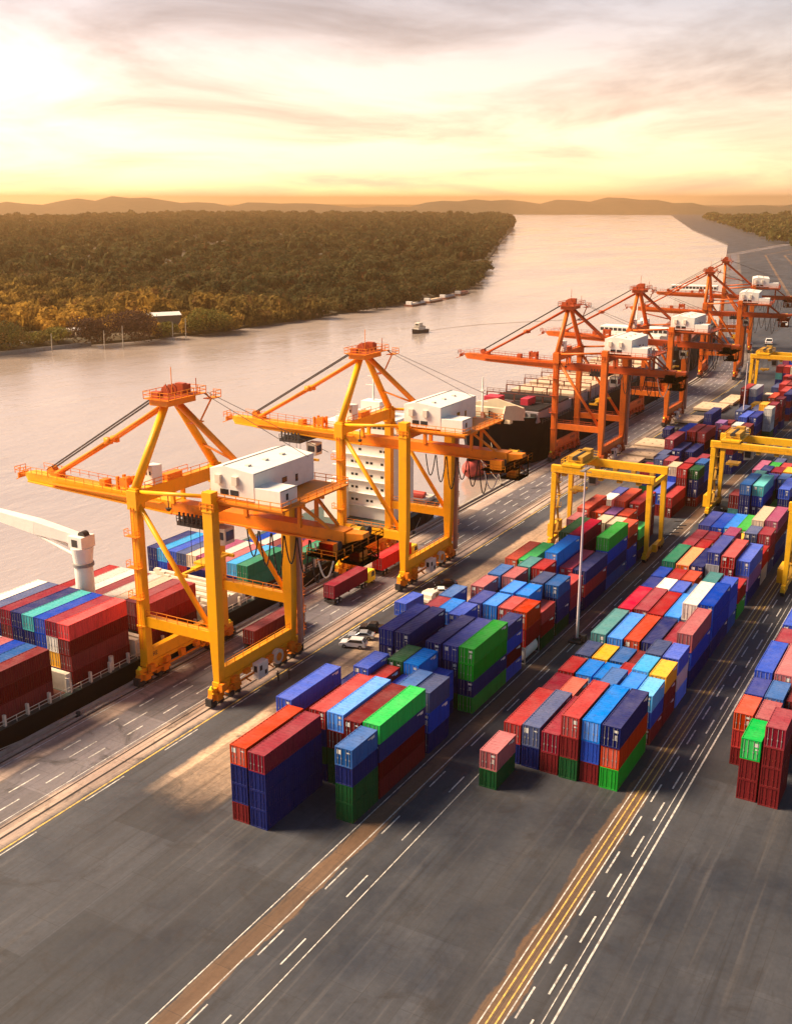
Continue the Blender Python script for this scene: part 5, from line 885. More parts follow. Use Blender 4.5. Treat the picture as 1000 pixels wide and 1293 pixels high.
# ------------------------------------------------------------------ ship to shore cranes
def text_mesh(body, size, mat, name, parent, loc, rot):
    cu = bpy.data.curves.new(name, 'FONT'); cu.body = body; cu.size = size; cu.extrude = .012
    tmp = bpy.data.objects.new('t', cu); COL.objects.link(tmp); dg = bpy.context.evaluated_depsgraph_get()
    me = bpy.data.meshes.new_from_object(tmp.evaluated_get(dg)); bpy.data.objects.remove(tmp); bpy.data.curves.remove(cu)
    me.materials.clear(); me.materials.append(mat)
    o = bpy.data.objects.new(name, me); COL.objects.link(o); o.parent = parent; o.location = loc; o.rotation_euler = rot; return o
def make_crane():
    t = empty('quay_crane'); G = 14.3; X = 19.0
    for x in (0, X):
        m = MB(); m.beam((x, G, 3.4), (x, G, 31.9), 1.35, 1.5); m.box(x - .95, x + .95, G - .95, G + .95, 28.6, 31.6); m.box(x - .85, x + .85, G - .85, G + .85, 9.6, 9.9); m.build('leg', CRANE, t, bevel=.05)
        m = MB(); m.beam((x, 0, 3.4), (x, 0, 12), 1.25, 1.1, 0, 1.6, 1.75); m.beam((x, 0, 12), (x, 0, 33.2), 1.6, 1.75); m.box(x - .9, x + .9, -.95, .95, 30.2, 30.5); m.build('leg', CRANE, t, bevel=.05)
        m = MB(); m.beam((x, .8, 10.6), (x, G - .7, 10.6), .95, 1.7); m.build('tie_beam', CRANE, t, bevel=.04)
        m = MB(); m.rail([(x - .45, 1, 11.45), (x - .45, G - 1, 11.45)], r=.04); m.build('walkway_railing', CRANE_D, t)
        m = MB(); m.tube((x, G - .6, 29.2), (x, .9, 11.6), .42, n=12); m.build('diagonal_brace', CRANE, t, True)
        m = MB(); m.tube((x, G - .6, 31.3), (x, .5, 32.4), .3, n=10); m.build('top_strut', CRANE, t, True)
    for y in (0, G):
        m = MB(); m.beam((.7, y, 4.6), (X - .7, y, 4.6), 1.1, 1.9); m.box(-.9, X + .9, y - .62, y + .62, 3.0, 3.6)
        if y == G: m.beam((13.2, y, 3.2), (13.2, y, 1.2), 1.5, 1.0, 0, .8, .8)
        m.build('sill_beam', CRANE, t, bevel=.04)
        for xc, sg in ((1.2, -1), (X - 1.2, 1)):
            m = MB(); m.beam((xc - 3.4, y, 2.55), (xc + 3.4, y, 2.55), .8, .7); m.beam((xc, y, 3.0), (xc, y, 2.2), .9, 1.4)
            for k in (-1, 1):
                c = xc + k * 2.1; m.prism([(c - 1.7, 1.0), (c - 1.2, 2.3), (c + 1.2, 2.3), (c + 1.7, 1.0)], y - .42, y + .42, 1)
                m.box(c - .6, c + .6, y - .95, y - .43, 1.0, 2.0, 1); m.box(c - .5, c + .5, y + .43, y + .9, 1.1, 1.9, 3); m.beam((c - 1.4, y - .6, 2.5), (c + 1.2, y - .6, 1.3), .22, .22)
            m.box(xc + sg * 3.7 - .25, xc + sg * 3.7 + .25, y - .55, y + .55, .4, 1.6, 2); m.beam((xc + sg * 3.1, y, 1.1), (xc + sg * 3.8, y, 1.1), .5, .5, 1)
            bo = m.build('bogie', [CRANE, CRANE_D, DARK, GREY], t)
            for k in (-1, 1):
                for q in (-.85, .85): m = MB(); m.tube((xc + k * 2.1 + q, y - .5, .55), (xc + k * 2.1 + q, y + .5, .55), .5, n=14); m.build('wheel', DARK, bo)
            m = MB(); m.tube((xc + sg * 3.0, y, 1.6), (xc + sg * 3.0, y, 2.9), .4, n=10); m.tube((xc + sg * 3.0, y, 2.9), (xc + sg * 3.0, y, 3.4), .4, .12, n=10); m.build('warning_beacon', YEL, bo)
    for y, z in ((G, 30.5), (0, 31.0)):
        m = MB(); m.beam((.8, y, z), (X - .8, y, z), 1.5, 2.1)
        for xx in (8.3, 10.7): m.beam((xx, y, z - 1), (xx, y, 27.4), .5, .7)
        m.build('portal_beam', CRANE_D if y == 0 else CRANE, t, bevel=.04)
    # boom and girder
    c = X / 2
    m = MB(); m.prism([(G + 1.2, 25.5), (G + 1.2, 27.7), (47.6, 28.25), (48.2, 27.9), (47.2, 26.9)], c - 1.15, c + 1.15, axis='x') if False else None
    vs = []
    for y, z0, z1, hw in ((G + .4, 25.5, 27.7, 1.25), (40, 26.35, 28.35, 1.2), (46.9, 26.9, 28.4, 1.1), (47.6, 27.6, 28.3, .9)):
        vs += [(c - hw, y, z0), (c + hw, y, z0), (c + hw, y, z1), (c - hw, y, z1)]
    m.add(vs, [(0, 1, 2, 3), (15, 14, 13, 12)] + [(4 * i + j, 4 * i + 4 + j, 4 * i + 4 + (j + 1) % 4, 4 * i + (j + 1) % 4) for i in range(3) for j in range(4)])
    for sx in (-1.45, 1.45): m.beam((c + sx, G + .4, 25.75), (c + sx, 46.5, 26.95), .35, .25)
    m.build('boom', CRANE, t, bevel=.03)
    m = MB()
    for q in range(4): m.beam((c - .8 + .5 * q, 47.5, 27.9), (c - .8 + .5 * q, 49.2, 27.9), .14, .2)
    m.beam((c - 1.1, 49.2, 27.6), (c + 1.1, 49.2, 27.6), .3, .9); m.beam((c, 49.2, 27.2), (c, 51.0, 26.5), .16, .16); m.beam((c - .9, 48.4, 28.5), (c + .9, 48.4, 28.5), .12, .12)
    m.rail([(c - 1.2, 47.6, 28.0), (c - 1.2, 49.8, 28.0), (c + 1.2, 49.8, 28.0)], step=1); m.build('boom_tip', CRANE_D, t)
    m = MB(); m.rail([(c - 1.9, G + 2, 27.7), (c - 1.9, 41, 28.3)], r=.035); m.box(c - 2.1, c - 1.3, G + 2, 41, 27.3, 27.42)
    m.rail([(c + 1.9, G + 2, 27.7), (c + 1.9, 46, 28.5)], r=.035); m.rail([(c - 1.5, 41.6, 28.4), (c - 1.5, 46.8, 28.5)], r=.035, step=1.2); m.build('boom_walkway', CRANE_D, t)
    m = MB()
    for yy in (24.3, 26.3): m.box(c - 1.0, c - .5, yy - .2, yy + .2, 27.5, 30.2); m.box(c + .5, c + 1.0, yy - .2, yy + .2, 27.5, 30.2)
    m.box(c - 1.05, c + 1.05, 24.0, 26.6, 27.45, 27.9); m.tube((c - .9, 25.3, 29.3), (c + .9, 25.3, 29.3), .8, n=14); m.build('boom_sheave', CRANE_D, t)
    m = MB(); m.box(c - .8, c + .8, 29.2, 30.4, 27.8, 29.2); m.build('boom_locker', CRANE_D, t)
    m = MB(); m.box(c - .7, c + .7, 39.6, 41.6, 28.2, 29.3); m.tube((c - .6, 41.8, 29.2), (c + .6, 41.8, 29.2), .75, n=14); m.build('stay_anchor', CRANE_D, t)
    m = MB(); m.box(c - 1.25, c + 1.25, -17.5, G + .3, 25.6, 27.6)
    for sx in (-1.5, 1.5): m.beam((c + sx, -17, 25.85), (c + sx, G, 25.85), .4, .25)
    m.beam((c, -17.5, 26.6), (c, -20.5, 27.2), 2.2, 1.6, 0, 1.8, .7); m.build('girder', CRANE_D, t, bevel=.03)
    # A frame
    top = 44.2
    for x0, x1 in ((0.1, c - 1.1), (X - .1, c + 1.1)):
        m = MB(); m.tube((x0, G, 31.6), (x1, G + .4, top - .8), .72, .62, 16); m.build('mast_leg', CRANE, t, True)
    m = MB(); m.tube((c + .9, G - .2, top - 1), (c + 2.2, .6, 32.0), .55, .5, 12); m.tube((c + 6.2, G - .5, 35.6), (c + 3.0, 5, 34.5), .2, n=8); m.build('back_stay', CRANE_D, t, True)
    m = MB(); m.box(c - 3.0, c + 3.6, G - 1.6, G + 2.0, top - 1.0, top - .1); m.box(c - 3.6, c + 5.2, G - 2.4, G + 2.6, top, top + .14)
    m.rail([(c - 3.6, G - 2.4, top + .1), (c - 3.6, G + 2.6, top + .1), (c + 5.2, G + 2.6, top + .1), (c + 5.2, G - 2.4, top + .1), (c - 3.6, G - 2.4, top + .1)], step=1.3)
    m.box(c + 5.0, c + 7.6, G - 3.4, G - 1.9, top - .9, top - .78); m.rail([(c + 5.0, G - 3.4, top - .8), (c + 7.6, G - 3.4, top - .8), (c + 7.6, G - 1.9, top - .8)], step=1)
    m.beam((c + 6.2, G - 2.6, top - .9), (c + 4.0, G - 2, top - 4.2), .2, .2); m.box(c + 1.2, c + 4.15, G - 2.6, G - 1.4, top - 4.35, top - 4.2)
    m.beam((c + 5.15, G - 3.3, top - .85), (c + 5.15, G - 2.3, top + .05), .2, .2); m.beam((c, G, top), (c, G, top + 4.6), .09, .09); m.build('mast_platform', CRANE_D, t)
    m = MB()
    for sx in (-.8, .1, .9):
        m.tube((c + sx - .13, G + .6, top + .95), (c + sx + .13, G + .6, top + .95), .8, n=16)
        m.beam((c + sx, G + .4, top + .1), (c + sx, G + .6, top + 1.9), .16, .5)
    m.box(c + 1.6, c + 2.6, G - .8, G + .8, top + .15, top + 1.9); m.beam((c - 2.6, G - 1.8, top + .1), (c - 1.4, G, top + 2.2), .14, .14); m.beam((c + 3.6, G - 1.8, top + .1), (c + 3.6, G - 1.8, top + 2.6), .1, .1); m.box(c - 2.8, c - 1.6, G + .4, G + 1.8, top + .15, top + 1.1); m.box(c + 3, c + 4.2, G - .2, G + 1, top + .15, top + 1.5); m.box(c - 3, c + 4.3, G - 1.9, G + 1.9, top + .141, top + .22); m.build('mast_sheaves', paint('sheave_brown', (.42, .07, .02), .5, .4), t)
    # stays
    for sx in (-.75, .75):
        m = MB(); m.tube((c + sx, G + 1.6, top - 1.4), (c + sx, 27.6, 36.0), .30, n=10); m.tube((c + sx, 27.6, 36.0), (c + sx, 40.4, 28.9), .30, n=10); m.box(c + sx - .35, c + sx + .35, 27.0, 28.4, 35.5, 36.5); m.build('fore_stay', CRANE_D, t, True)
    m = MB()
    for sx in (-1.0, -.45, .45, 1.0): m.tube((c + sx, G + 1.8, top + .6), (c + sx, 42.2, 29.4), .07, n=5)
    m.build('hoist_ropes', CABLE, t)
    m = MB(); m.tube((c + 5, G - 2, top), (c + 4, -8, 36.5), .05, n=5); m.tube((c + 6, G - 2, top), (c + 8, -9, 36.5), .05, n=5); m.build('guy_ropes', CABLE, t)
    # machinery house
    m = MB(); m.prism([(-6.9, 32.2), (.9, 32.2), (.9, 36.35), (-1.6, 36.95), (-6.9, 36.35)], 1.4, 16.6, axis='x')
    m.box(1.45, 5.6, -11.4, -6.92, 31.9, 34.3); m.build('machinery_house', WHITE, t, bevel=.05)
    h = [q for q in kids(t) if q.name.startswith('machinery_house')][0]
    each('vent_hood', WHITE_W, h, [(.92, 1.398, yy - 1.0, yy - .1, 34.3, 35.6) for yy in (-.2, -3.2)])
    each('window', GLASS, h, [(1.34, 1.397, yy - .72, yy + .72, 32.7, 33.5) for yy in (-1.6, -3.4)] + [(8.2, 9.4, -6.96, -6.905, 33.5, 34.3), (11.6, 12.2, -6.96, -6.905, 33.0, 34.1), (2.8, 3.3, -11.46, -11.405, 32.8, 33.7)])
    each('door', GREY, h, [(5.61, 5.64, -9.6, -8.9, 32.0, 33.8)]); each('roof_hatch', WHITE_W, h, [(3.5 + q * 4.2, 4.3 + q * 4.2, -4.4, -3.8, 36.55, 36.88) for q in range(3)])
    m = MB(); m.box(1.5, 6.5, -6.98, -6.9, 36.2, 36.3); m.box(1.46, 5.6, -11.46, -11.3, 34.2, 34.36); m.beam((1.4, -1.6, 36.97), (16.6, -1.6, 36.97), .16, .1)
    m.build('roof_trim', GREY, h)
    m = MB(); m.box(.4, 17.6, -12.4, 1.6, 31.6, 31.85)
    for xx in (1.0, 6, 11, 16.6): m.beam((xx, -12.3, 31.4), (xx, 1.2, 31.4), .4, .5)
    for xx in (c - 2.2, c + 2.2): m.beam((xx, -10.5, 31.3), (xx, -10.5, 27.4), .5, .5); m.beam((xx, -10.5, 31.0), (xx * .5 + c * .5, -15, 27.6), .4, .4)
    m.rail([(.4, 1.6, 31.85), (.4, -12.4, 31.85), (17.6, -12.4, 31.85), (17.6, 1.6, 31.85)]); m.build('house_platform', CRANE_D, t)
    m = MB(); m.box(3.0, 5.2, G - .9, G + .9, 31.7, 34.6); m.build('electrical_cabinet', WHITE, t, bevel=.05)
    h = [q for q in kids(t) if q.name.startswith('electrical_cabinet')][0]
    each('window', GLASS, h, [(2.95, 2.998, G - .55, G - .25, 33.2, 33.8), (2.95, 2.998, G + .25, G + .55, 33.2, 33.8)])
    m = MB(); m.rail([(1, G - 1.1, 31.6), (X - 1, G - 1.1, 31.6)], r=.04); m.rail([(6, G + .8, 31.6), (13, G + .8, 31.6)], r=.04); m.box(6.5, 10, G - .7, G + .7, 31.55, 32.6); m.build('portal_walkway', CRANE_D, t)
    # rear end platform with drums
    m = MB(); m.box(c - 6.5, c + 6.5, -19.5, -14.6, 25.0, 25.2); m.rail([(c - 6.5, -14.6, 25.2), (c - 6.5, -19.5, 25.2), (c + 6.5, -19.5, 25.2), (c + 6.5, -14.6, 25.2)])
    [m.beam((xx, yy, 25.0), (xx, yy, 21.8), .16, .16) for xx in (c + 1.6, c + 5.9) for yy in (-18.9, -15.1)]; m.box(c + 1.5, c + 6, -19, -15, 21.7, 21.9); m.box(c + 2.4, c + 4.8, -17.8, -16.0, 21.9, 23.4); m.rail([(c + 1.5, -15, 21.9), (c + 1.5, -19, 21.9), (c + 6, -19, 21.9), (c + 6, -15, 21.9)]); m.beam((c + 1.6, -18.9, 25), (c + 5.9, -18.9, 21.8), .12, .12); m.box(c - 5.6, c - 4.4, -18.4, -16, 25.2, 27.0)
    for q in range(5): m.beam((c - 6 + q * 2.6, -19.4, 25), (c - 4.7 + q * 2.6, -15, 24.0), .14, .14); m.build('rear_platform', CRANE_D, t)
    for xx, ya, yb, zz, rr, mt in ((c + 2.4, -18.2, -16.6, 26.6, .85, RTGY), (c + 4.8, -18.0, -16.2, 26.2, .65, DARK), (c - 3.4, -18.0, -16.2, 26.2, .6, DARK)):
        m = MB(); m.tube((xx, ya, zz), (xx, yb, zz), rr, n=20); m.tube((xx, ya - .1, zz), (xx, ya, zz), rr * 1.15, n=20); m.tube((xx, yb, zz), (xx, yb + .1, zz), rr * 1.15, n=20); m.build('cable_drum', mt, t)
    # festoon loops
    m = MB()
    for k in range(6):
        y0 = -.5 - k * 2.3; dp = 4.2 + (k % 3) * 1.1; pts = [(c - 1.8, y0 - 2.1 * i / 12, 25.6 - dp * (1 - (2 * i / 12 - 1) ** 2)) for i in range(13)]; m.path(pts, .11, 6)
    m.build('festoon_cable', CABLE, t, True)
    m = MB(); m.path([(c - 2.1, -13 - 3.6 * i / 12, 25.4 - 5 * (1 - (2 * i / 12 - 1) ** 2)) for i in range(13)], .13, 6); m.build('hose_loop', WHITE_W, t, True)
    # stair tower at the rear land leg
    m = MB()
    for xx, yy in ((X + 1.2, -.6), (X + 2.9, -.6), (X + 1.2, .9), (X + 2.9, .9)): m.beam((xx, yy, 3), (xx, yy, 31), .12, .12)
    for k in range(9):
        z = 4.2 + k * 3.1; m.box(X + .9, X + 3.1, -.9, 1.1, z, z + .08); m.beam((X + 1.3 + (k % 2) * 1.5, .2, z), (X + 2.8 - (k % 2) * 1.5, .2, z + 3.1), .7, .12); m.rail([(X + .9, -.9, z + .05), (X + 3.1, -.9, z + .05), (X + 3.1, 1.1, z + .05)], step=2, r=.035)
    m.build('stair_tower', CRANE_D, t)
    m = MB(); m.box(X + .75, X + 1.5, -1.5, -.8, 2.6, 31); m.build('lift_shaft', paint('shaft_pink', (.42, .22, .18), .5, .3), t)
    # cable reel box on the land sill
    m = MB(); m.tube((13.4, -1.5, 2.7), (13.4, -.8, 2.7), 1.25, n=24); m.tube((13.4, -1.58, 2.7), (13.4, -1.5, 2.7), .7, n=16, mi=1); m.build('cable_reel', [WHITE_W, CRANE_D], t)
    m = MB(); m.box(7.4, 9.9, -1.9, -.7, 1.1, 3.7); cb = m.build('cabinet', WHITE, t, bevel=.05); each('louvre', DARK, cb, [(7.7, 8.3, -1.94, -1.905, 2.5, 3.3), (9.0, 9.5, -1.94, -1.905, 1.5, 2.2), (7.36, 7.395, -1.6, -1.0, 2.3, 3.3)])
    m = MB()
    for zz in (14.5, 19.5, 24.5): m.box(-1.7, -.8, G - 1.2, G + 1.2, zz, zz + .08); m.rail([(-.8, G - 1.2, zz), (-1.7, G - 1.2, zz), (-1.7, G + 1.2, zz), (-.8, G + 1.2, zz)], step=1.2, r=.035)
    for yy in (-.28, .28): m.beam((-1.0, G + yy, 6), (-1.0, G + yy, 29), .08, .08)
    for k in range(46): m.beam((-1.0, G - .28, 6.2 + k * .5), (-1.0, G + .28, 6.2 + k * .5), .05, .05)
    m.build('ladder', CRANE_D, t)
    m = MB(); m.rail([(1.2, -.6, 5.55), (X - 1.2, -.6, 5.55)], r=.035); m.build('sill_railing', CRANE_D, t)
    m = MB()
    for k in range(7): m.box(-1.0 + k * 3.0, .2 + k * 3.0, -1.35, -.66, 2.3 + (k % 3) * .3, 3.5); m.beam((-1 + k * 3, -1.0, 2.3), (.5 + k * 3, -1.0, 1.1), .2, .2)
    m.beam((-1, -1.0, 2.2), (X + 1, -1.0, 2.2), .2, .25); m.build('drive_boxes', CRANE_D, t)
    m = MB()
    for k in range(6): m.box(-.6 + k * 3.6, .5 + k * 3.6, G - 1.3, G - .63, 2.2 + (k % 2) * .3, 3.3)
    m.beam((-1, G - 1.0, 2.1), (X + 1, G - 1.0, 2.1), .2, .25); m.build('drive_boxes', CRANE_D, t)
    m = MB(); m.rail([(-.9, -1.3, 30.5), (-.9, 1.2, 30.5)], step=1.0); m.rail([(1.5, 1.1, 32.1), (X - 1.5, 1.1, 32.1)], r=.04); m.box(1.5, X - 1.5, .8, 1.4, 31.98, 32.08); m.build('land_walkway', CRANE_D, t)
    text_mesh('TOWER', 1.25, DARK, 'lettering', t, (12.1, G - .57, 4.25), (R(90), 0, 0)).scale.x = .9
    text_mesh('RE', 1.0, DARK, 'lettering', t, (.8, G - .57, 4.3), (R(90), 0, 0))
    m = MB(); m.tube((c - 2.6, G - .2, 29.0), (c - 2.6, G - .2, 27.0), .09, n=6)
    m.tube((c - 2.6, G - .2, 27.0), (c - 2.6, G - .2, 26.6), .5, .3, n=10)
    m.build('floodlight', DARK, t)
    return t
def trolley(parent, y, spread_z):
    c = 9.5
    m = MB(); m.box(c - 3.2, c + 3.2, y - 2.6, y + 2.6, 24.7, 25.35); m.rail([(c - 3.2, y - 2.6, 25.35), (c - 3.2, y + 2.6, 25.35)], h=.9, step=1.3)
    for sx in (-2.2, 2.2): m.box(c + sx - .3, c + sx + .3, y - 2, y + 2, 25.35, 26.0)
    for k in range(6): m.box(c - 3.25, c - 3.0, y - 2.4 + k * .85, y - 2.1 + k * .85, 25.0, 26.9)
    tr = m.build('trolley', DARK, parent)
    m = MB(); m.prism([(y - 5.2, 22.0), (y - 3.0, 21.6), (y - 2.7, 24.6), (y - 5.2, 24.6)], c - 1.2, c + 1.2, axis='x'); m.beam((c - 1, y - 2.9, 24.6), (c - 1, y - 2.9, 22), .3, .3); cb = m.build('operator_cab', WHITE_W, parent, bevel=.06)
    each('window', GLASS, cb, [(c - 1.24, c - 1.205, y - 4.9, y - 3.2, 22.8, 24.0), (c - .9, c + .9, y - 5.24, y - 5.205, 22.6, 24.1)])
    m = MB()
    for sx in (-2, 2):
        for sy in (-.9, .9): m.tube((c + sx, y + sy, 24.7), (c + sx, y + sy, spread_z + .8), .05, n=5)
    m.build('lift_ropes', CABLE, parent)
    m = MB(); m.box(c - 3.0, c + 3.0, y - .5, y + .5, spread_z, spread_z + .5); m.box(c - 6, c - 5.6, y - 1.2, y + 1.2, spread_z - .1, spread_z + .4); m.box(c + 5.6, c + 6, y - 1.2, y + 1.2, spread_z - .1, spread_z + .4); m.box(c - 5.6, c + 5.6, y - .25, y + .25, spread_z, spread_z + .35); m.box(c - 1.5, c + 1.5, y - 1.1, y + 1.1, spread_z + .5, spread_z + .9)
    m.build('spreader', RTGY, parent)
proto = make_crane()
CR = [(115.5, 96.2, 0, 9.5, 17.5, 'large orange quay crane nearest the camera, in front of the white house roofed one'), (173.0, 96.2, 0, 31, 19, 'second large orange quay crane, trolley out on its boom over the white ship bridge'),
      (288.0, 96.2, 0, 4, 17, 'third orange quay crane, beside the black bow of the second ship'), (354.5, 96.2, 0, 2, 18, 'fourth orange quay crane, its boom tip just behind the third crane'),
      (466, 98.4, 6.5, 2, 17, 'fifth orange quay crane, standing by the third black hull where the quay bends'), (556, 111.5, 12.5, 3, 17, 'farthest orange quay crane at the far end of the quay road')]
CR[0] = CR[0][:5] + ('large orange quay crane nearest the camera, beside the ship with red containers',)
for i, (x, y, rz, ty, sz, lb) in enumerate(CR):
    o = proto if i == 0 else copy_tree(proto)
    o.location = (x, y, 0); o.rotation_euler.z = R(rz); tag(o, lb, 'crane', 'orange cranes along the quay')
    CR[i] = CR[i] + (o,)
FARC = paint('crane_orange_far_grade', (.66, .135, .012), .45, .4); FARD = paint('crane_orange_dark_far_grade', (.48, .075, .012), .5, .45)  # far copies of the crane paint, with the grading of the light put in
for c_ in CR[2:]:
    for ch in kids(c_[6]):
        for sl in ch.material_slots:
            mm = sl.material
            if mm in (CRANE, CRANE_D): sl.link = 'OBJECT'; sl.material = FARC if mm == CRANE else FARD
for c_ in CR: trolley(c_[6], c_[3], c_[4])

# ------------------------------------------------------------------ yard gantry cranes on tyres
def make_rtg():
    t = empty('yard_gantry_crane'); hw = 10.6
    for sy in (-1, 1):
        for sx in (-5.4, 5.4):
            m = MB(); m.beam((sx, sy * hw, 1.9), (sx * .97, sy * (hw - .1), 16.8), .75, .8, 0, 1.0, 1.15); m.build('leg', RTGY, t, bevel=.04)
            for k in (-.75, .75): m = MB(); m.tube((sx + k, sy * hw - .3, .72), (sx + k, sy * hw + .3, .72), .72, n=18); m.tube((sx + k, sy * hw - .33, .72), (sx + k, sy * hw + .33, .72), .32, n=12, mi=1); m.build('wheel', [RUBBER, RTGY_D], t)
        m = MB(); m.box(-6.6, 6.6, sy * hw - .42, sy * hw + .42, 1.3, 2.2)
        for sx in (-5.4, 5.4): m.box(sx - 1.5, sx + 1.5, sy * hw - .46, sy * hw + .46, .9, 1.6)
        m.build('sill_beam', RTGY, t, bevel=.04)
        m = MB(); m.beam((-5.2, sy * (hw - .1), 16.4), (5.2, sy * (hw - .1), 16.4), .8, .9); m.build('end_beam', RTGY, t, bevel=.04)
    for sx in (-4.9, 4.9):
        m = MB(); m.box(sx - .55, sx + .55, -hw - .7, hw + .7, 16.9, 18.5)
        for k in range(5): m.box(sx - .6, sx + .6, -hw + 2.6 + k * 4.1 - .5, -hw + 2.6 + k * 4.1 + .5, 16.3, 16.95, 1)
        m.rail([(sx - .8, -hw, 17.2), (sx - .8, hw, 17.2)], r=.03, mi=1) if sx < 0 else None
        m.box(sx - 1.0, sx - .58, -hw, hw, 17.1, 17.2, 1) if sx < 0 else None
        m.build('girder', [RTGY, RTGY_D], t, bevel=.03)
    m = MB(); m.box(-5.6, 5.6, 4.6, 9.0, 18.56, 18.9); m.box(-3, 2.6, 5.2, 8.4, 18.9, 20.3, 1); m.tube((-3.4, 6.8, 19.9), (3.2, 6.8, 19.9), .6, n=14, mi=2); m.box(2.8, 4.6, 5.4, 7.4, 18.9, 20.8, 1)
    m.rail([(-5.6, 4.6, 18.9), (-5.6, 9.0, 18.9), (5.6, 9.0, 18.9), (5.6, 4.6, 18.9)], step=1.5); m.build('trolley', [RTGY, RTGY_D, DARK], t)
    m = MB(); m.prism([(2.3, 14.0), (4.2, 13.7), (4.3, 16.4), (2.3, 16.4)], -1.3, 1.0, axis='x'); cb = m.build('operator_cab', GREY, t, bevel=.05)
    m = MB(); m.box(-1.34, -1.305, 2.6, 4.0, 14.4, 15.9); m.build('window', GLASS, cb)
    each('power_pack', RTGY, t, [(-3.2, 2.2, hw + .43, hw + 1.9, 1.5, 4.4)], .05); each('control_cabinet', RTGY, t, [(-2.6, -1.4, -hw - 1.4, -hw - .43, 1.5, 3.2)], .05)
    m = MB(); m.box(-1.6, 1.6, 5.2, 8.2, 12.2, 12.7); m.box(-3.0, 3.0, 6.4, 7.0, 12.0, 12.4)
    for sx in (-1.4, 1.4):
        for sy in (5.6, 7.8): m.tube((sx, sy, 12.7), (sx, sy, 18.6), .04, n=5, mi=1)
    m.build('spreader', [RTGY_D, CABLE], t)
    m = MB()
    for k in range(5): z = 3.2 + k * 2.8; m.box(-4.6, -3.4, hw - 1.2, hw - .2, z, z + .08); m.rail([(-4.6, hw - 1.2, z), (-3.4, hw - 1.2, z)], step=1.2, r=.03); m.beam((-4.5 + (k % 2), hw - .7, z), (-3.5 - (k % 2), hw - .7, z + 2.8), .5, .1)
    m.build('stairway', RTGY_D, t)
    return t
rt = make_rtg()
for i, (x, y, rz, lb) in enumerate([(217.2, 70.2, 0, 'yellow yard gantry crane straddling the block beside the quay road'), (258.5, 46.2, 0, 'yellow yard gantry crane over the middle block, cut by the right edge'), (417, 70.4, 0, 'small distant yellow yard gantry crane at the upper right'), (211.0, 19.9, 0, 'yellow yard gantry crane at the right edge with only one leg in view')]):
    o = rt if i == 0 else copy_tree(rt)
    o.location = (x, y, 0); o.rotation_euler.z = R(rz); tag(o, lb, 'gantry crane', 'yellow gantry cranes in the yard')

# ------------------------------------------------------------------ ships
def hull(parent, x0, x1, yc, beam, deck, bow, stern, mats=(HULL, HULLRED), bowrise=0, zb=-6):
    """lofted hull; bow at x0 when bow=-1 else at x1"""
    m = MB(); n = 40; rings = []
    for i in range(n + 1):
        f = i / n; x = x0 + (x1 - x0) * f
        d = f if bow == -1 else 1 - f           # 0 at bow
        hb_d = beam / 2 * min(1, (d / .16)) ** .55 if d < .16 else beam / 2
        hb_w = beam / 2 * min(1, (d / .26)) ** .9 if d < .26 else beam / 2
        e = 1 - d
        if e < .10: hb_w *= .55 + 4.5 * e; hb_d *= .86 + 1.4 * e
        hb_d = max(hb_d, .35); hb_w = max(hb_w, .25)
        zt = deck + bowrise * max(0, 1 - d / .2) ** 1.2
        rk = (1 - min(1, d / .1)) * 5.5 * (1 if bow == 1 else -1)
        rings.append([(x + rk, yc - hb_d, zt), (x + rk * .3, yc - hb_w - (hb_d - hb_w) * .25, -.4), (x, yc - hb_w, -1.5), (x, yc - hb_w * .9, zb), (x, yc + hb_w * .9, zb), (x, yc + hb_w, -1.5), (x + rk * .3, yc + hb_w + (hb_d - hb_w) * .25, -.4), (x + rk, yc + hb_d, zt)])
    vs = [p for r in rings for p in r]; k = 8
    for i in range(n):
        for j in range(k - 1):
            a = i * k + j; m.f.append([a, a + k, a + k + 1, a + 1]); m.m.append(1 if j in (1, 2, 3, 4, 5) else 0)
        a = i * k; m.f.append([a, a + 7, a + k + 7, a + k]); m.m.append(2)
    m.f.append(list(range(8))); m.m.append(0); m.f.append([n * k + j for j in range(7, -1, -1)]); m.m.append(0); m.v = vs
    m.build('hull', [mats[0], mats[1], DECK], parent)
def windows_on(p, x, ys, zs, w=.7, h=.55): each('window', GLASS, p, [(x - .05, x - .005, y - w / 2, y + w / 2, z, z + h) for z in zs for y in ys])
# near feeder ship
s1 = empty('feeder_ship', (100, 126, -2.5)); tag(s1, 'long black hulled feeder ship with white crane and bridge, loaded with containers, nearest the camera', 'ship')
ox, oy, oz = -100, -126, 2.5
hull(s1, -10 + ox, 227 + ox, 126 + oy - .2, 24.2, 2.6 + oz, -1, 1, zb=-3)
each('hatch_coaming', DECKRED, s1, [(a + ox, b2 + ox, 114.9 + oy, 135.6 + oy, 2.62 + oz, 2.66 + oz) for (a, b2) in ((81, 102.5), (104, 116.8), (120.5, 133.5), (147, 160), (163, 176))])
m = MB()
for x in np.arange(70, 190, 4.1): m.box(x + ox, x + ox + .35, 114.05 + oy, 114.5 + oy, 2.6 + oz, 4.3 + oz)
for x in np.arange(70, 190, 2.05): m.box(x + ox, x + ox + .08, 114.0 + oy, 114.08 + oy, 2.6 + oz, 3.6 + oz)
m.box(64 + ox, 192 + ox, 113.99 + oy, 114.07 + oy, 3.55 + oz, 3.63 + oz); m.box(64 + ox, 192 + ox, 113.99 + oy, 114.07 + oy, 3.05 + oz, 3.1 + oz)
for x in (102.8, 117.6, 119, 134.8, 145.6): m.box(x + ox, x + ox + .9, 114.8 + oy, 136 + oy, 2.6 + oz, 5.4 + oz)
for x in (103.0, 112, 118.4, 140): m.tube((x + ox, 114.7 + oy, 2.6 + oz), (x + ox, 114.7 + oy, 4.9 + oz), .4, n=12)
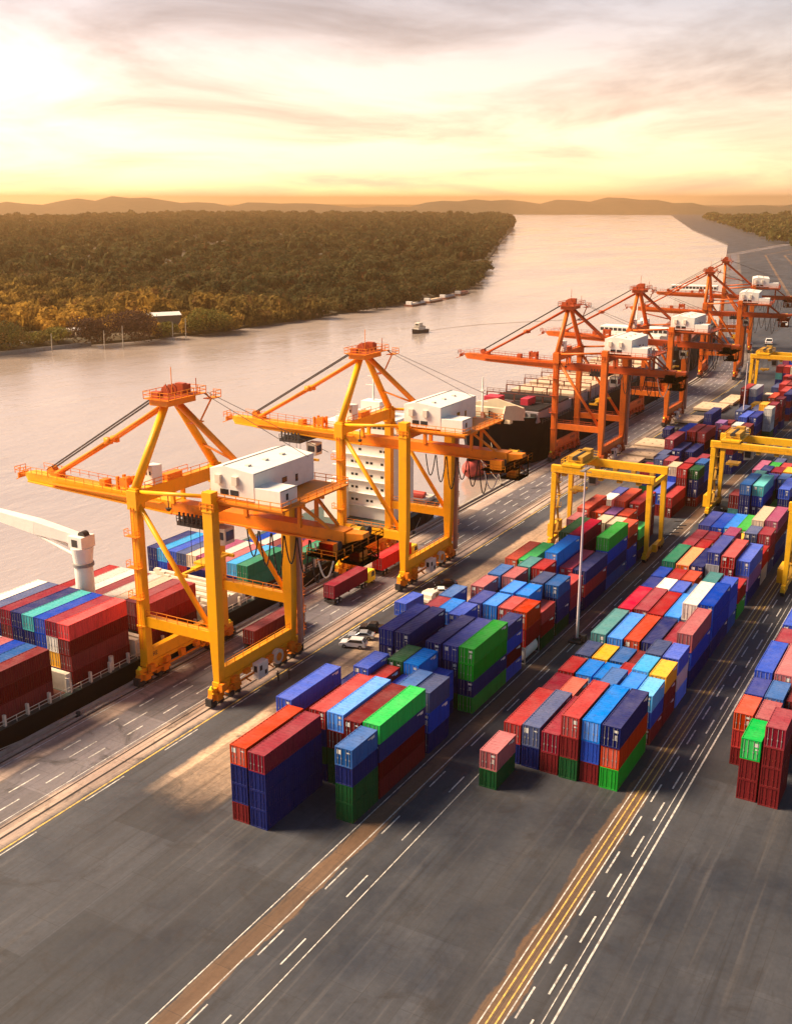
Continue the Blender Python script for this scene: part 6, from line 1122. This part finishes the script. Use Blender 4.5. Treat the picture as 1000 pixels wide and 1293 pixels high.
m.build('deck_fittings', WHITE_W, s1)
m = MB(); m.box(134.9 + ox, 145.4 + ox, 115.5 + oy, 135.5 + oy, 2.63 + oz, 4.6 + oz)
for k in range(5): m.beam((135 + 2.4 * k + ox, 115 + oy, 5.0 + oz), (135 + 2.4 * k + ox, 136 + oy, 5.0 + oz), .5, .5)
for k in range(9): m.box(136 + k + ox, 136.6 + k + ox, 117 + 2 * k + oy, 118.2 + 2 * k + oy, 5.3 + oz, 6.4 + oz)
m.rail([(134.9 + ox, 115.5 + oy, 4.6 + oz), (134.9 + ox, 135.5 + oy, 4.6 + oz)]); m.build('cross_deck', WHITE_W, s1)
m = MB(); m.box(203 + ox, 213 + ox, 116 + oy, 131 + oy, 2.62 + oz, 26 + oz)
for z in (5.6, 8.6, 11.6, 14.6, 17.6, 20.6): m.box(202.2 + ox, 202.99 + ox, 115.4 + oy, 131.6 + oy, z + oz, z + .16 + oz)
m.box(203.2 + ox, 211 + ox, 112.9 + oy, 115.98 + oy, 23.2 + oz, 24.6 + oz); m.box(203.2 + ox, 211 + ox, 131.02 + oy, 134.5 + oy, 23.2 + oz, 24.6 + oz)
m.box(206 + ox, 209.5 + ox, 121 + oy, 126 + oy, 26.02 + oz, 29.5 + oz); m.tube((207.5 + ox, 123.5 + oy, 29.5 + oz), (207.5 + ox, 123.5 + oy, 37 + oz), .28, .12, 8); m.beam((207.5 + ox, 121.5 + oy, 33 + oz), (207.5 + ox, 125.5 + oy, 33 + oz), .16, .16); m.beam((207.5 + ox, 122 + oy, 35 + oz), (207.5 + ox, 125 + oy, 35 + oz), .16, .16)
m.box(199 + ox, 202.1 + ox, 127 + oy, 132 + oy, 2.65 + oz, 11 + oz); m.rail([(203.2 + ox, 116.2 + oy, 26 + oz), (203.2 + ox, 130.8 + oy, 26 + oz)]); br = m.build('superstructure', paint('ship_white', (.82, .80, .76), .45, .1), s1, bevel=.05)
windows_on(br, 203 + ox, np.array([117.6, 118.7, 121.5, 122.6, 125.5, 126.6, 129.2]) + oy, np.array([6.6, 9.6, 12.6, 15.6]) + oz); windows_on(br, 203 + ox, np.arange(116.9, 130.6, 1.25) + oy, [24.0 + oz], 1.0, 1.1); windows_on(br, 203 + ox, np.array([118.0, 119.0, 124.5]) + oy, np.array([18.6, 21.4]) + oz)
m = MB(); m.box(214.5 + ox, 219 + ox, 121 + oy, 129 + oy, 2.65 + oz, 19 + oz); m.tube((216.8 + ox, 125 + oy, 19 + oz), (216.8 + ox, 125 + oy, 23 + oz), 1.4, 1.2, 16); m.box(220 + ox, 226 + ox, 117 + oy, 135 + oy, 2.63 + oz, 3.6 + oz); m.rail([(213 + ox, 115.2 + oy, 2.6 + oz), (226 + ox, 117 + oy, 2.6 + oz)]); m.build('funnel', WHITE_W, s1, bevel=.05)
m = MB(); m.tube((222 + ox, 118 + oy, 3.6 + oz), (222 + ox, 121 + oy, 3.6 + oz), .9, n=14); m.tube((224.5 + ox, 119 + oy, 3.6 + oz), (224.5 + ox, 123 + oy, 3.6 + oz), .8, n=14); m.build('mooring_winch', RED, s1)
# deck crane: pedestal, slewing head, jib
m = MB(); px, py = 118.7 + ox, 126.0 + oy
m.tube((px, py, 2.6 + oz), (px, py, 16.0 + oz), 1.55, 1.5, 28); m.tube((px, py, 16.0 + oz), (px, py, 16.5 + oz), 1.75, 1.75, 28, 1); m.tube((px, py, 16.5 + oz), (px, py, 19.2 + oz), 1.5, 1.85, 28); m.box(px - 1.5, px + 1.5, py - 1.5, py + 1.5, 19.2 + oz, 21.2 + oz); m.build('crane_pedestal', [WHITE, GREY], s1, bevel=.04)
m = MB(); jd = Vector((-.05, 1.0, 0)).normalized(); a = Vector((px, py, 20.4 + oz)); tip = a + jd * 31 + Vector((0, 0, 3.2)); mid = a + (tip - a) * .30
m.beam(a, mid, 1.5, 1.6, 0, 1.9, 2.3); m.beam(mid, tip, 1.9, 2.3, 0, 1.0, 1.0)
m.tube(Vector((px - .9, py, 17.6 + oz)), mid + Vector((-.5, 0, -1.2)), .28, n=10); m.tube(Vector((px + .9, py, 17.6 + oz)), mid + Vector((.5, 0, -1.2)), .28, n=10); m.build('crane_jib', WHITE, s1, bevel=.05)
m = MB(); m.tube((px - .6, py - .6, 21.2 + oz), (px + .6, py - .6, 21.2 + oz), .75, n=16); m.box(px - 1.55, px - 1.505, py - .5, py + .7, 19.5 + oz, 20.7 + oz); m.build('crane_cab', DARK, s1)
# second ship: black bow, red bulb, holds with cream hatch covers
s2 = empty('bulk_carrier', (264, 127, -2.5)); tag(s2, 'black hulled cargo ship with red bulbous bow and cream hatch covers, behind the second crane', 'ship')
ox, oy, oz = -251, -127, 2.5; ozf = oz + 2.9; ozd = oz + 4.0
hull(s2, 256 + ox, 425 + ox, 0.0, 25.2, 10.4 + oz, -1, 1, bowrise=4.9, zb=-3)
m = MB(); n = 14
prof = [(251.0, .3), (251.6, 1.4), (253.0, 2.3), (256, 2.9), (260, 3.1), (264, 2.4)]
for (xa, ra), (xb, rb) in zip(prof, prof[1:]): m.tube((xa + ox, 0, .1 + oz), (xb + ox, 0, .1 + oz), ra, rb, 20, 0, caps=False)
m.build('bulbous_bow', paint('bulb_red', (.42, .07, .06), .5, .3), s2, True)
m = MB(); m.box(262 + ox, 264 + ox, -8.2, 8.2, 9.5 + ozf, 13.6 + ozf); m.prism([(255 + ox, 12.2 + ozf), (263 + ox, 10.5 + ozf), (271 + ox, 9.0 + ozf), (271 + ox, 12.4 + ozf), (264 + ox, 14.6 + ozf), (257 + ox, 15.6 + ozf)], -9, -8.6); m.prism([(255 + ox, 12.2 + ozf), (271 + ox, 9 + ozf), (271 + ox, 12.4 + ozf), (257 + ox, 15.6 + ozf)], 8.6, 9)
m.prism([(-8.6, 9.2 + ozf), (8.6, 9.2 + ozf), (8.6, 12.8 + ozf), (0, 14.8 + ozf), (-8.6, 12.8 + ozf)], 270.6 + ox, 271.2 + ox, axis='x'); m.build('breakwater', paint('breakwater_cream', (.72, .60, .42), .5, .15), s2)
m = MB(); m.tube((261 + ox, 0, 12.5 + ozf), (261 + ox, 0, 22.5 + ozf), .32, .18, 10); m.beam((261 + ox, -1.6, 15.6 + ozf), (261 + ox, 1.6, 15.6 + ozf), .3, .2); m.box(260.4 + ox, 261.6 + ox, -.5, .5, 18.5 + ozf, 18.8 + ozf); m.build('fore_mast', WHITE, s2)
m = MB()
for k in range(9): m.tube((257 + .8 * k + ox, -2.5 + .4 * k, 11.6 + ozf), (257 + .8 * k + ox, -1.7 + .4 * k, 11.6 + ozf), .55, n=10); m.box(258 + k + ox, 258.4 + k + ox, -6 + k, -5.5 + k, 11 + ozf, 12.8 + ozf)
m.build('mooring_gear', DECKRED, s2)
holdm = paint('hold_grey', (.30, .26, .28), .6, .45, .4)
m = MB()
for k, x in enumerate((276, 291, 306, 321, 336, 351, 366, 381)):
    m.box(x + ox, x + 12.6 + ox, -11.0, 11.0, 6.42 + ozd, 9.6 + ozd)
    for j in range(7):
        y = -10.4 + j * 3.1; m.box(x - .35 + ox, x + ox - .01, y, y + 1.7, 6.9 + ozd, 9.2 + ozd, 1)
m.build('hold_coaming', [holdm, DARK], s2, bevel=.04)
hp = []
for k, x in enumerate((306, 321, 336, 351, 366, 381)):
    for j in range(2): hp.append((x + .2 + ox, x + 12.2 + ox, -10.8 + j * 10.9, -.2 + j * 10.9, 9.62 + ozd, 10.5 + ozd + .3 * (k % 2)))
each('hatch_panel', CREAM, s2, hp, .08)
for x in (289.3, 304.3, 319.3, 334.3, 349.3, 364.3, 379.3):
    m = MB()
    for y in (-11.6, -7, -2.4, 2.4, 7, 11.6): m.beam((x + ox, y, 6.4 + ozd), (x + ox, y, 12.2 + ozd), .35, .35)
    for z in (9.6, 12.1): m.beam((x + ox, -11.6, z + ozd), (x + ox, 11.6, z + ozd), .9, .2)
    m.rail([(x + ox, -11.6, 12.2 + ozd), (x + ox, 11.6, 12.2 + ozd)], r=.05); m.build('lashing_bridge', DECKRED, s2)
m = MB()
for k in range(6): m.box(291.5 + 2 * k + ox, 291.7 + 2 * k + ox, -10.6, 10.6, 9.62 + ozd, 10.5 + ozd); m.box(277 + 2 * k + ox, 277.2 + 2 * k + ox, -10.6, 1.5, 9.62 + ozd, 10.4 + ozd)
m.box(291.4 + ox, 302 + ox, -10.7, -10.5, 9.61 + ozd, 10.2 + ozd); m.box(276.9 + ox, 287.4 + ox, -10.7, -10.5, 9.61 + ozd, 10.2 + ozd); m.build('cell_guides', DARK, s2)
m = MB()
for k, x in enumerate(range(270, 392, 8)): m.box(x + ox, x + .3 + ox, 12.3, 12.6, 6.4 + ozd, 8.6 + ozd); m.box(x + ox, x + .5 + ox, 11.9, 12.7, 8.6 + ozd, 9.2 + ozd)
m.rail([(272 + ox, 12.5, 6.4 + ozd), (392 + ox, 12.5, 6.4 + ozd)], r=.06); m.rail([(276 + ox, -12.5, 6.4 + ozd), (392 + ox, -12.5, 6.4 + ozd)], r=.06); m.build('deck_railing', DARK, s2)
each('deck_store', paint('store_red', (.50, .03, .06), .5, .3), s2, [(282 + ox, 288.06 + ox, -5.2, -2.76, 9.62 + ozd, 12.2 + ozd), (276.5 + ox, 281 + ox, 2, 6.8, 9.62 + ozd, 13 + ozd)], .05)
m = MB(); m.box(398 + ox, 409 + ox, -11, 11, 6.42 + ozd, 19 + ozd); m.box(399 + ox, 406 + ox, -13.4, 13.4, 19.02 + ozd, 21.8 + ozd); m.box(401 + ox, 405 + ox, -2, 2, 21.82 + ozd, 24 + ozd); m.tube((403 + ox, 0, 24 + ozd), (403 + ox, 0, 31 + ozd), .3, .15, 8); m.tube((414 + ox, 0, 20 + ozd), (414 + ox, 0, 24 + ozd), 2.2, 1.8, 16); m.box(411 + ox, 417 + ox, -6, 6, 6.42 + ozd, 20 + ozd); sp = m.build('superstructure', MATS['ship_white'], s2, bevel=.05)
windows_on(sp, 399 + ox, np.arange(-12.6, 12.7, 1.8), [20.1 + ozd], 1.4, 1.1); windows_on(sp, 398 + ox, np.arange(-9, 9.1, 3), np.array([10, 13.5, 16.5]) + ozd)
# third hull at the bend
s3 = empty('cargo_ship', (462, 131, -2.5), R(8)); tag(s3, 'black hull of a third ship, partly hidden behind the far cranes', 'ship')
hull(s3, 0, 150, 0, 24, 12, -1, 1, bowrise=4, zb=-3)
m = MB(); m.box(120, 131, -10, 10, 12.02, 30); m.box(121, 128, -12, 12, 30.02, 32.5); sp = m.build('superstructure', MATS['ship_white'], s3, bevel=.05)
windows_on(sp, 121, np.arange(-11, 11.1, 1.8), [30.8], 1.3, 1.1)
m = MB(); m.box(14, 112, -10, 10, 12.02, 14.5); m.build('hatch_coaming', DECKRED, s3)
# mooring ropes
def rope(p, q, sag, label, r=.07):
    m = MB(); p = Vector(p); q = Vector(q); pts = [p + (q - p) * (i / 16) - Vector((0, 0, sag * (1 - (2 * i / 16 - 1) ** 2))) for i in range(17)]
    m.path(pts, r, 6); tag(m.build('mooring_rope', ROPE), label, 'rope', 'mooring ropes from ships to the quay')
rope((101.5, 111.5, .5), (74, 114.2, 2.0), .7, 'upper of the two nearest mooring ropes along the black hull'); rope((101.5, 111.5, .45), (66, 114.2, .4), 1.0, 'lower of the two nearest mooring ropes along the black hull')
rope((254, 111.5, .5), (257.5, 122.8, 9.0), .2, 'left mooring rope rising to the red bulbous bow'); rope((254, 111.5, .5), (262, 118.6, 9.6), .2, 'right mooring rope rising to the black bow')
rope((205, 111.5, .5), (222.5, 117.8, 2.0), .4, 'mooring rope to the stern of the near ship behind the second crane'); rope((153, 111.5, .5), (176, 114.2, 2.2), .4, 'mooring rope beside the near ship between the first two cranes')

# ------------------------------------------------------------------ boats on the river
def boat(name, loc, rz, L, W, hullm, cabm, label, cat, group=None, barge=False):
    t = empty(name, loc, rz); tag(t, label, cat, group); m = MB(); n = 14; vs = []
    for i in range(n + 1):
        f = i / n; x = -L / 2 + L * f; d = min(1, (1 - f) / .3) ** .6 * (W / 2) if f > .7 else W / 2; d = max(d, .15); zt = (1.3 if barge else 1.7) + (1.2 if not barge else .5) * max(0, f - .6) / .4
        vs += [(x, -d, zt), (x, -d * .8, -1), (x, d * .8, -1), (x, d, zt)]
    m.add(vs, [(4 * i + j, 4 * i + 4 + j, 4 * i + 4 + (j + 1) % 4, 4 * i + (j + 1) % 4) for i in range(n) for j in range(4)] + [(0, 1, 2, 3), tuple(4 * n + j for j in (3, 2, 1, 0))]); m.build('hull', hullm, t)
    m = MB()
    if barge:
        m.prism([(-W * .4, 1.35), (-W * .25, 2.4), (W * .25, 2.4), (W * .4, 1.35)], -L * .38, L * .3, axis='x')
    else:
        m.box(-L * .3, L * .22, -W * .36, W * .36, 1.72, 3.9); m.box(-L * .12, L * .16, -W * .3, W * .3, 3.92, 6.0); m.box(-L * .34, L * .24, -W * .42, W * .42, 3.8, 3.9)
    m.build('cargo_cover' if barge else 'cabin', cabm, t, bevel=.08)
    m = MB()
    if barge: m.box(-L * .47, -L * .39, -W * .3, W * .3, 1.3, 3.6)
    else:
        for k in range(5): m.box(-L * .1 + k * L * .05, -L * .07 + k * L * .05, -W * .3 - .04, -W * .3 - .005, 4.5, 5.4)
        m.box(L * .16 + .005, L * .16 + .04, -W * .24, W * .24, 4.5, 5.4); m.tube((0, 0, 6), (0, 0, 8.6), .09, .05, 6)
    m.build('wheelhouse' if barge else 'window', WHITE if barge else GLASS, t)
boat('river_boat', (567, 305.5, -2.5), R(176), 15, 5, DARK, WHITE_W, 'small pale cabined boat heading left across open water', 'boat')
for i, (x, y, rz) in enumerate(((722, 391, 2), (754, 393, 3), (788, 398, 7), (826, 404, 10))):
    boat('barge', (x, y, -2.5), R(rz), 30, 7.5, DECKRED, (WHITE_W, CREAM, GREY, DECKRED)[i], ('pale covered barge nearest in the moored line by the far bank', 'cream covered barge second in the moored line by the far bank', 'grey covered barge third in the moored line by the far bank', 'rusty brown barge at the far end of the moored line')[i], 'barge', 'barges moored off the far bank', True)
m = MB(); WK = [(574, 305), (596, 302), (625, 292), (655, 272), (678, 255)]
WAKE, nt, b = newmat('wake_foam'); b.inputs['Base Color'].default_value = (.25, .19, .15, 1); b.inputs['Roughness'].default_value = .25
bump(nt, b, noise(nt, .8, 5, .7), .8, .4)
for i, ((xa, ya), (xb, yb)) in enumerate(zip(WK, WK[1:])):
    wa, wb = .5 + i * .6, .5 + (i + 1) * .6; m.add([(xa, ya - wa, -2.47), (xb, yb - wb, -2.47), (xb, yb, -2.38), (xa, ya, -2.4)], [(0, 1, 2, 3)]); m.add([(xa, ya, -2.4), (xb, yb, -2.38), (xb, yb + wb, -2.47), (xa, ya + wa, -2.47)], [(0, 1, 2, 3)])
tag(m.build('boat_wake', WAKE), 'long thin wake trailing behind the small boat', 'wake', kind='stuff')

# ------------------------------------------------------------------ vehicles
def wheel(parent, x, y, r, w=.26):
    m = MB(); m.tube((x, y - w / 2, r), (x, y + w / 2, r), r, n=18); o = m.build('wheel', RUBBER, parent)
    m = MB(); m.tube((x, y - w / 2 - .015, r), (x, y + w / 2 + .015, r), r * .58, n=14); m.build('rim', GREY, o)
def car(loc, rz, prof, glassprof, L, W, mat, label, kind='car', cat='car', bed=False):
    t = empty('parked_' + kind, loc, rz); tag(t, label, cat, 'cars and trucks on the quay road')
    m = MB(); n = len(prof); vs = []
    for y, s, zz in ((-W / 2, 0, 0), (-W / 2 + .10, 0, 0), (W / 2 - .10, 0, 0), (W / 2, 0, 0)):
        for (x, z) in prof:
            k = .93 if abs(y) == W / 2 else 1.0
            yy = y * (1 - .16 * max(0, (z - .95)) / .8); vs.append((x * (k * .03 + .97), yy, z if k == 1 else z - .03 if z > .5 else z + .02))
    fs = [tuple(range(n)), tuple(3 * n + i for i in range(n - 1, -1, -1))]
    for q in range(3): fs += [(q * n + i, q * n + (i + 1) % n, (q + 1) * n + (i + 1) % n, (q + 1) * n + i) for i in range(n)]
    m.add(vs, fs); m.build('body', mat, t, bevel=.05)
    m = MB()
    for sg in (-1, 1):
        pts = [(x, sg * (W / 2 * (1 - .16 * max(0, z - .95) / .8) + .012), z) for x, z in glassprof[0]]; m.add(pts, [tuple(range(len(pts)))])
    for (xa, za), (xb, zb) in glassprof[1]:
        ka = W / 2 * (1 - .16 * max(0, za - .95) / .8) - .14; kb = W / 2 * (1 - .16 * max(0, zb - .95) / .8) - .14
        m.add([(xa, -ka, za), (xb, -kb, zb), (xb, kb, zb), (xa, ka, za)], [(0, 1, 2, 3)])
    m.build('window', GLASS, t)
    for x in (-L * .30, L * .31):
        for sg in (-1, 1): wheel(t, x, sg * (W / 2 - .08), .36)
    for sg in (-1, 1):
        m = MB(); m.box(L / 2 - .10, L / 2 + .015, sg * W * .36 - .17, sg * W * .36 + .17, .68, .84); m.build('headlight', WHITE, t)
        m = MB(); m.box(-L / 2 - .015, -L / 2 + .08, sg * W * .38 - .12, sg * W * .38 + .12, .75, 1.0); m.build('tail_light', RED, t)
    return t
SUVP = [(2.3, .35), (2.34, .75), (2.15, .98), (1.15, 1.1), (.45, 1.66), (-1.7, 1.72), (-2.2, 1.1), (-2.3, .85), (-2.28, .35)]
SUVG = ([(1.0, 1.12), (.42, 1.58), (-1.62, 1.62), (-1.85, 1.12)], [((1.13, 1.125), (.48, 1.65)), ((-1.74, 1.69), (-2.18, 1.13))])
SEDP = [(2.25, .32), (2.28, .65), (2.1, .82), (1.0, .95), (.3, 1.40), (-1.0, 1.42), (-1.75, 1.0), (-2.25, .95), (-2.28, .35)]
SEDG = ([(.85, .98), (.25, 1.34), (-.95, 1.36), (-1.5, 1.0)], [((.99, .965), (.32, 1.395)), ((-1.04, 1.41), (-1.73, 1.02))])
PICP = [(2.5, .40), (2.54, .85), (2.4, 1.05), (1.35, 1.15), (.75, 1.72), (-.45, 1.74), (-.7, 1.15), (-2.45, 1.12), (-2.5, .42)]
PICG = ([(1.2, 1.17), (.7, 1.64), (-.4, 1.66), (-.6, 1.17)], [((1.33, 1.175), (.78, 1.70)), ((-.47, 1.72), (-.69, 1.18))])
WCAR = paint('car_white', (.80, .80, .80), .25, .05); SCAR = paint('car_silver', (.42, .47, .52), .25, .05, metal=.5); BCAR = paint('car_black', (.012, .012, .014), .2, .1); MCAR = paint('car_maroon', (.10, .02, .025), .25, .1)
car((143.4, 89.6, 0), R(106), SUVP, SUVG, 4.6, 1.86, WCAR, 'white off road car parked side on beside the yellow line'); car((147.2, 90.3, 0), R(112), SEDP, SEDG, 4.5, 1.8, SCAR, 'silver saloon car parked just behind the white one')
car((151.0, 90.0, 0), R(108), PICP, PICG, 5.0, 1.85, BCAR, 'dark pickup parked beyond the silver car', 'pickup', 'pickup'); car((177.6, 89.4, 0), R(126), SEDP, SEDG, 4.6, 1.85, BCAR, 'black saloon car parked beside the yellow line past the blue truck'); car((173.2, 88.6, 0), R(118), SEDP, SEDG, 4.4, 1.8, WCAR, 'white car parked in front of the black saloon')
car((594, 109.0, 0), R(12), SUVP, SUVG, 4.6, 1.9, WCAR, 'distant white car with dark windows on the far quay road').scale = (2.0, 2.0, 1.9)
car((686, 117.5, 0), R(195), SUVP, SUVG, 4.6, 1.9, WCAR, 'farthest pale vehicle on the quay road at the top right').scale = (1.7, 1.7, 1.7)
car((160, 87.0, 0), R(8), SEDP, SEDG, 4.4, 1.8, MCAR, 'dark maroon car in the shade between blue truck and stack')
def lorry(loc, rz, label, cabmat, L=12.6):
    t = empty('container_lorry', loc, rz); tag(t, label, 'lorry', 'container lorries on the quay')
    m = MB(); m.box(-L + 1.4, 2.0, -.5, .5, .95, 1.3); m.box(-L + 1.4, -L + 1.7, -1.2, 1.2, .9, 1.35)
    for x in (-L + 3, -L + 6.5, -2.5): m.box(x, x + .3, -1.2, 1.2, 1.1, 1.35)
    m.box(-L + 1.35, -L + 1.42, -1.15, 1.15, .45, .8); m.build('chassis', DARK, t)
    m = MB(); m.prism([(1.0, .6), (3.9, .6), (3.95, 1.5), (3.6, 2.9), (1.5, 3.0), (1.0, 2.6)], -1.2, 1.2); m.box(.4, 1.0, -1.0, 1.0, .9, 1.9); cb = m.build('cab', cabmat, t, bevel=.08)
    m = MB(); m.add([(3.965, -1.0, 1.6), (3.965, 1.0, 1.6), (3.69, .95, 2.7), (3.69, -.95, 2.7)], [(0, 1, 2, 3)])
    for sg in (-1.21, 1.21): m.add([(2.3, sg, 1.6), (3.6, sg, 1.6), (3.4, sg, 2.6), (2.3, sg, 2.6)], [(0, 1, 2, 3)])
    m.build('window', GLASS, cb)
    for x in (3.1, .4, -.7, -L + 2.4, -L + 3.6):
        for sg in (-1, 1): wheel(t, x, sg * 1.0, .5, .36)
    for sg in (-1, 1): m = MB(); m.box(3.9, 3.99, sg * .85 - .2, sg * .85 + .2, .8, 1.05); m.build('headlight', WHITE, t)
    return t
def cargo(loc, L, cname, label, rz=0):
    o = bpy.data.objects.new('shipping_container', CM[L]); COL.objects.link(o); o.location = loc; o.rotation_euler.z = rz; c = PAL[cname]; o.color = (*c, 1); tag(o, label, 'container', 'containers on lorries')
    d = bpy.data.objects.new('door', DM[(L, 0)]); COL.objects.link(d); d.parent = o; d.color = o.color
lorry((169.2, 104.0, 0), 0, 'lorry with a yellow cab carrying a maroon container towards the second crane', YEL); cargo((164.0, 104.0, 1.37), 40, 'crimson', 'maroon long container on the lorry between the two nearest cranes')
lorry((187.6, 104.3, 0), 0, 'lorry with a yellow cab carrying a bright red container under the second crane', YEL); cargo((182.4, 104.3, 1.37), 40, 'bright_red', 'bright orange red container on the lorry under the second crane')
lorry((144.2, 103.8, 0), 0, 'lorry parked under the nearest crane with a brown red container', WHITE_W); cargo((139.0, 103.8, 1.37), 40, 'maroon', 'brown red container on the lorry under the nearest crane')
lorry((164.6, 87.4, 0), R(-4), 'lorry with a pale cab standing on the inner quay road beside parked cars', WHITE_W, 8.5); cargo((159.6, 87.7, 1.37), 20, 'blue', 'bright blue short container on the lorry beside the parked cars', R(-4))
lorry((337.5, 89.0, 0), R(2), 'dark lorry by the cream hatch covers with a navy container', DARK, 8.5); cargo((333.0, 89.1, 1.37), 20, 'navy', 'navy short container on the lorry by the cream hatch covers', R(2))
# small yard tractors / works at lamp feet
def lamp(loc, h, label):
    t = empty('lamp_post', loc); tag(t, label, 'lamp post', 'tall lamp posts in the yard')
    m = MB(); m.tube((0, 0, .6), (0, 0, h), .26, .12, 12); m.build('pole', paint('galvanised', (.62, .52, .56), .4, .15), t)
    m = MB(); m.tube((0, 0, 0), (0, 0, .7), 1.0, .8, 8); m.box(-1.5, 1.5, -1.1, 1.1, 0, .35); m.box(-.6, .5, -1.6, -.9, .35, 1.4); m.box(.6, 1.3, -.6, .4, .35, 1.0); m.build('base', DARK, t)
    m = MB(); m.beam((-1.2, 0, h), (1.2, 0, h), .12, .12); m.beam((0, -1.0, h - .25), (0, 1.0, h - .25), .12, .12)
    for x in (-1.1, -.4, .4, 1.1): m.box(x - .25, x + .25, -.3, .3, h - .02, h + .22)
    m.build('lamp_head', GREY, t)
lamp((164.6, 57.3, 0), 30.5, 'tall pale lamp post rising from the lane between the two nearer blocks'); lamp((350, 70.0, 0), 24, 'slim lamp post among the far stacks at the right')
# dark ramps on the ground by the yard gantry
for x, y, lb in ((232.6, 60.1, 'short dark ground bar nearest the yellow crane wheels'), (235.3, 60.0, 'short dark ground bar second from the yellow crane wheels'), (239.0, 60.1, 'short dark ground bar in the middle of the five'), (241.7, 60.0, 'short dark ground bar second farthest from the yellow crane'), (244.8, 61.5, 'short dark ground bar farthest from the yellow crane')):
    m = MB(); m.prism([(-.32, 0), (.32, 0), (.2, .14), (-.2, .14)], -1.1, 1.1); o = m.build('ground_bar', DARK); o.location = (x, y, .03); o.rotation_euler.z = R(32); tag(o, lb, 'ground bar', 'dark bars on the yard surface')
# reach stacker like yard vehicle in the shaded lane on the right
lorry((262, 53.8, 0), R(180), 'dark yard lorry in the lane beside the right hand yellow crane', DARK, 9)

# ------------------------------------------------------------------ people
def person(loc, rz, shirt, label, step=.0):
    mats = []
    def pm(n, c): return paint(n, c, .8, .1)
    V = [(0, 0, .92), (0, 0, 1.12), (0, 0, 1.36), (0, .0, 1.48), (.01, 0, 1.60), (.02, 0, 1.70), (0, .10, .88), (.05 + step, .11, .48), (.0 + step, .11, .06), (.13 + step, .12, .04), (0, -.10, .88), (.05 - step, -.11, .48), (-.02 - step, -.11, .06), (.11 - step, -.12, .04), (0, .19, 1.38), (.02, .25, 1.10), (.10, .24, .86), (0, -.19, 1.38), (-.02, -.25, 1.10), (.06, -.24, .86)]
    E = [(0, 1), (1, 2), (2, 3), (3, 4), (4, 5), (0, 6), (6, 7), (7, 8), (8, 9), (0, 10), (10, 11), (11, 12), (12, 13), (2, 14), (14, 15), (15, 16), (2, 17), (17, 18), (18, 19)]
    Rr = [.14, .13, .16, .06, .10, .07, .10, .07, .05, .045, .10, .07, .05, .045, .075, .05, .04, .075, .05, .04]
    me = bpy.data.meshes.new('person'); me.from_pydata(V, E, []); o = bpy.data.objects.new('person', me); COL.objects.link(o)
    md = o.modifiers.new('Skin', 'SKIN'); sk = me.skin_vertices[0].data
    for i, r in enumerate(Rr): sk[i].radius = (r, r)
    sk[0].use_root = True; o.modifiers.new('Sub', 'SUBSURF').levels = 1
    m, nt, b = newmat('clothes_' + str(len(bpy.data.materials))); tc = N(nt, 'ShaderNodeTexCoord'); sp = N(nt, 'ShaderNodeSeparateXYZ'); nt.links.new(tc.outputs['Object'], sp.inputs[0])
    c = mixc(nt, ramp(nt, sp.outputs[2], .93, .95), (.012, .012, .018), shirt); c = mixc(nt, ramp(nt, sp.outputs[2], 1.47, 1.49), c, (.30, .16, .10)); nt.links.new(c, b.inputs['Base Color']); b.inputs['Roughness'].default_value = .85
    me.materials.append(m); o.location = loc; o.rotation_euler.z = rz; tag(o, label, 'person', 'people on the quay')
    m = MB(); m.tube((.01, 0, 1.66), (.01, 0, 1.745), .125, .09, 12); m.build('hair', DARK, o, True)
person((126.0, 92.9, 0), R(20), (.02, .02, .03), 'left of two people in dark clothes standing by the yellow line', .10); person((127.6, 91.9, 0), R(160), (.05, .03, .03), 'right of two people in dark clothes standing by the yellow line', .06)

# ------------------------------------------------------------------ haze
hz, nt, b = newmat('haze_air'); nt.nodes.remove(b)
pv = nt.nodes.new('ShaderNodeVolumePrincipled'); pv.inputs['Color'].default_value = (1, .62, .28, 1); pv.inputs['Density'].default_value = HAZE; pv.inputs['Anisotropy'].default_value = .7
nt.links.new(pv.outputs[0], nt.nodes['Material Output'].inputs['Volume'])
if HAZE > 0:
    m = MB(); m.box(-1000, 20100, -9100, 14100, -7, 150); tag(m.build('haze', hz), 'warm haze in the air over the river', 'haze', kind='stuff')

S.view_settings.view_transform = 'Standard'; S.view_settings.look = 'None'; S.view_settings.exposure = EXPO; S.view_settings.gamma = 1
S.cycles.max_bounces = 6; S.cycles.volume_bounces = 1; S.cycles.use_denoising = True
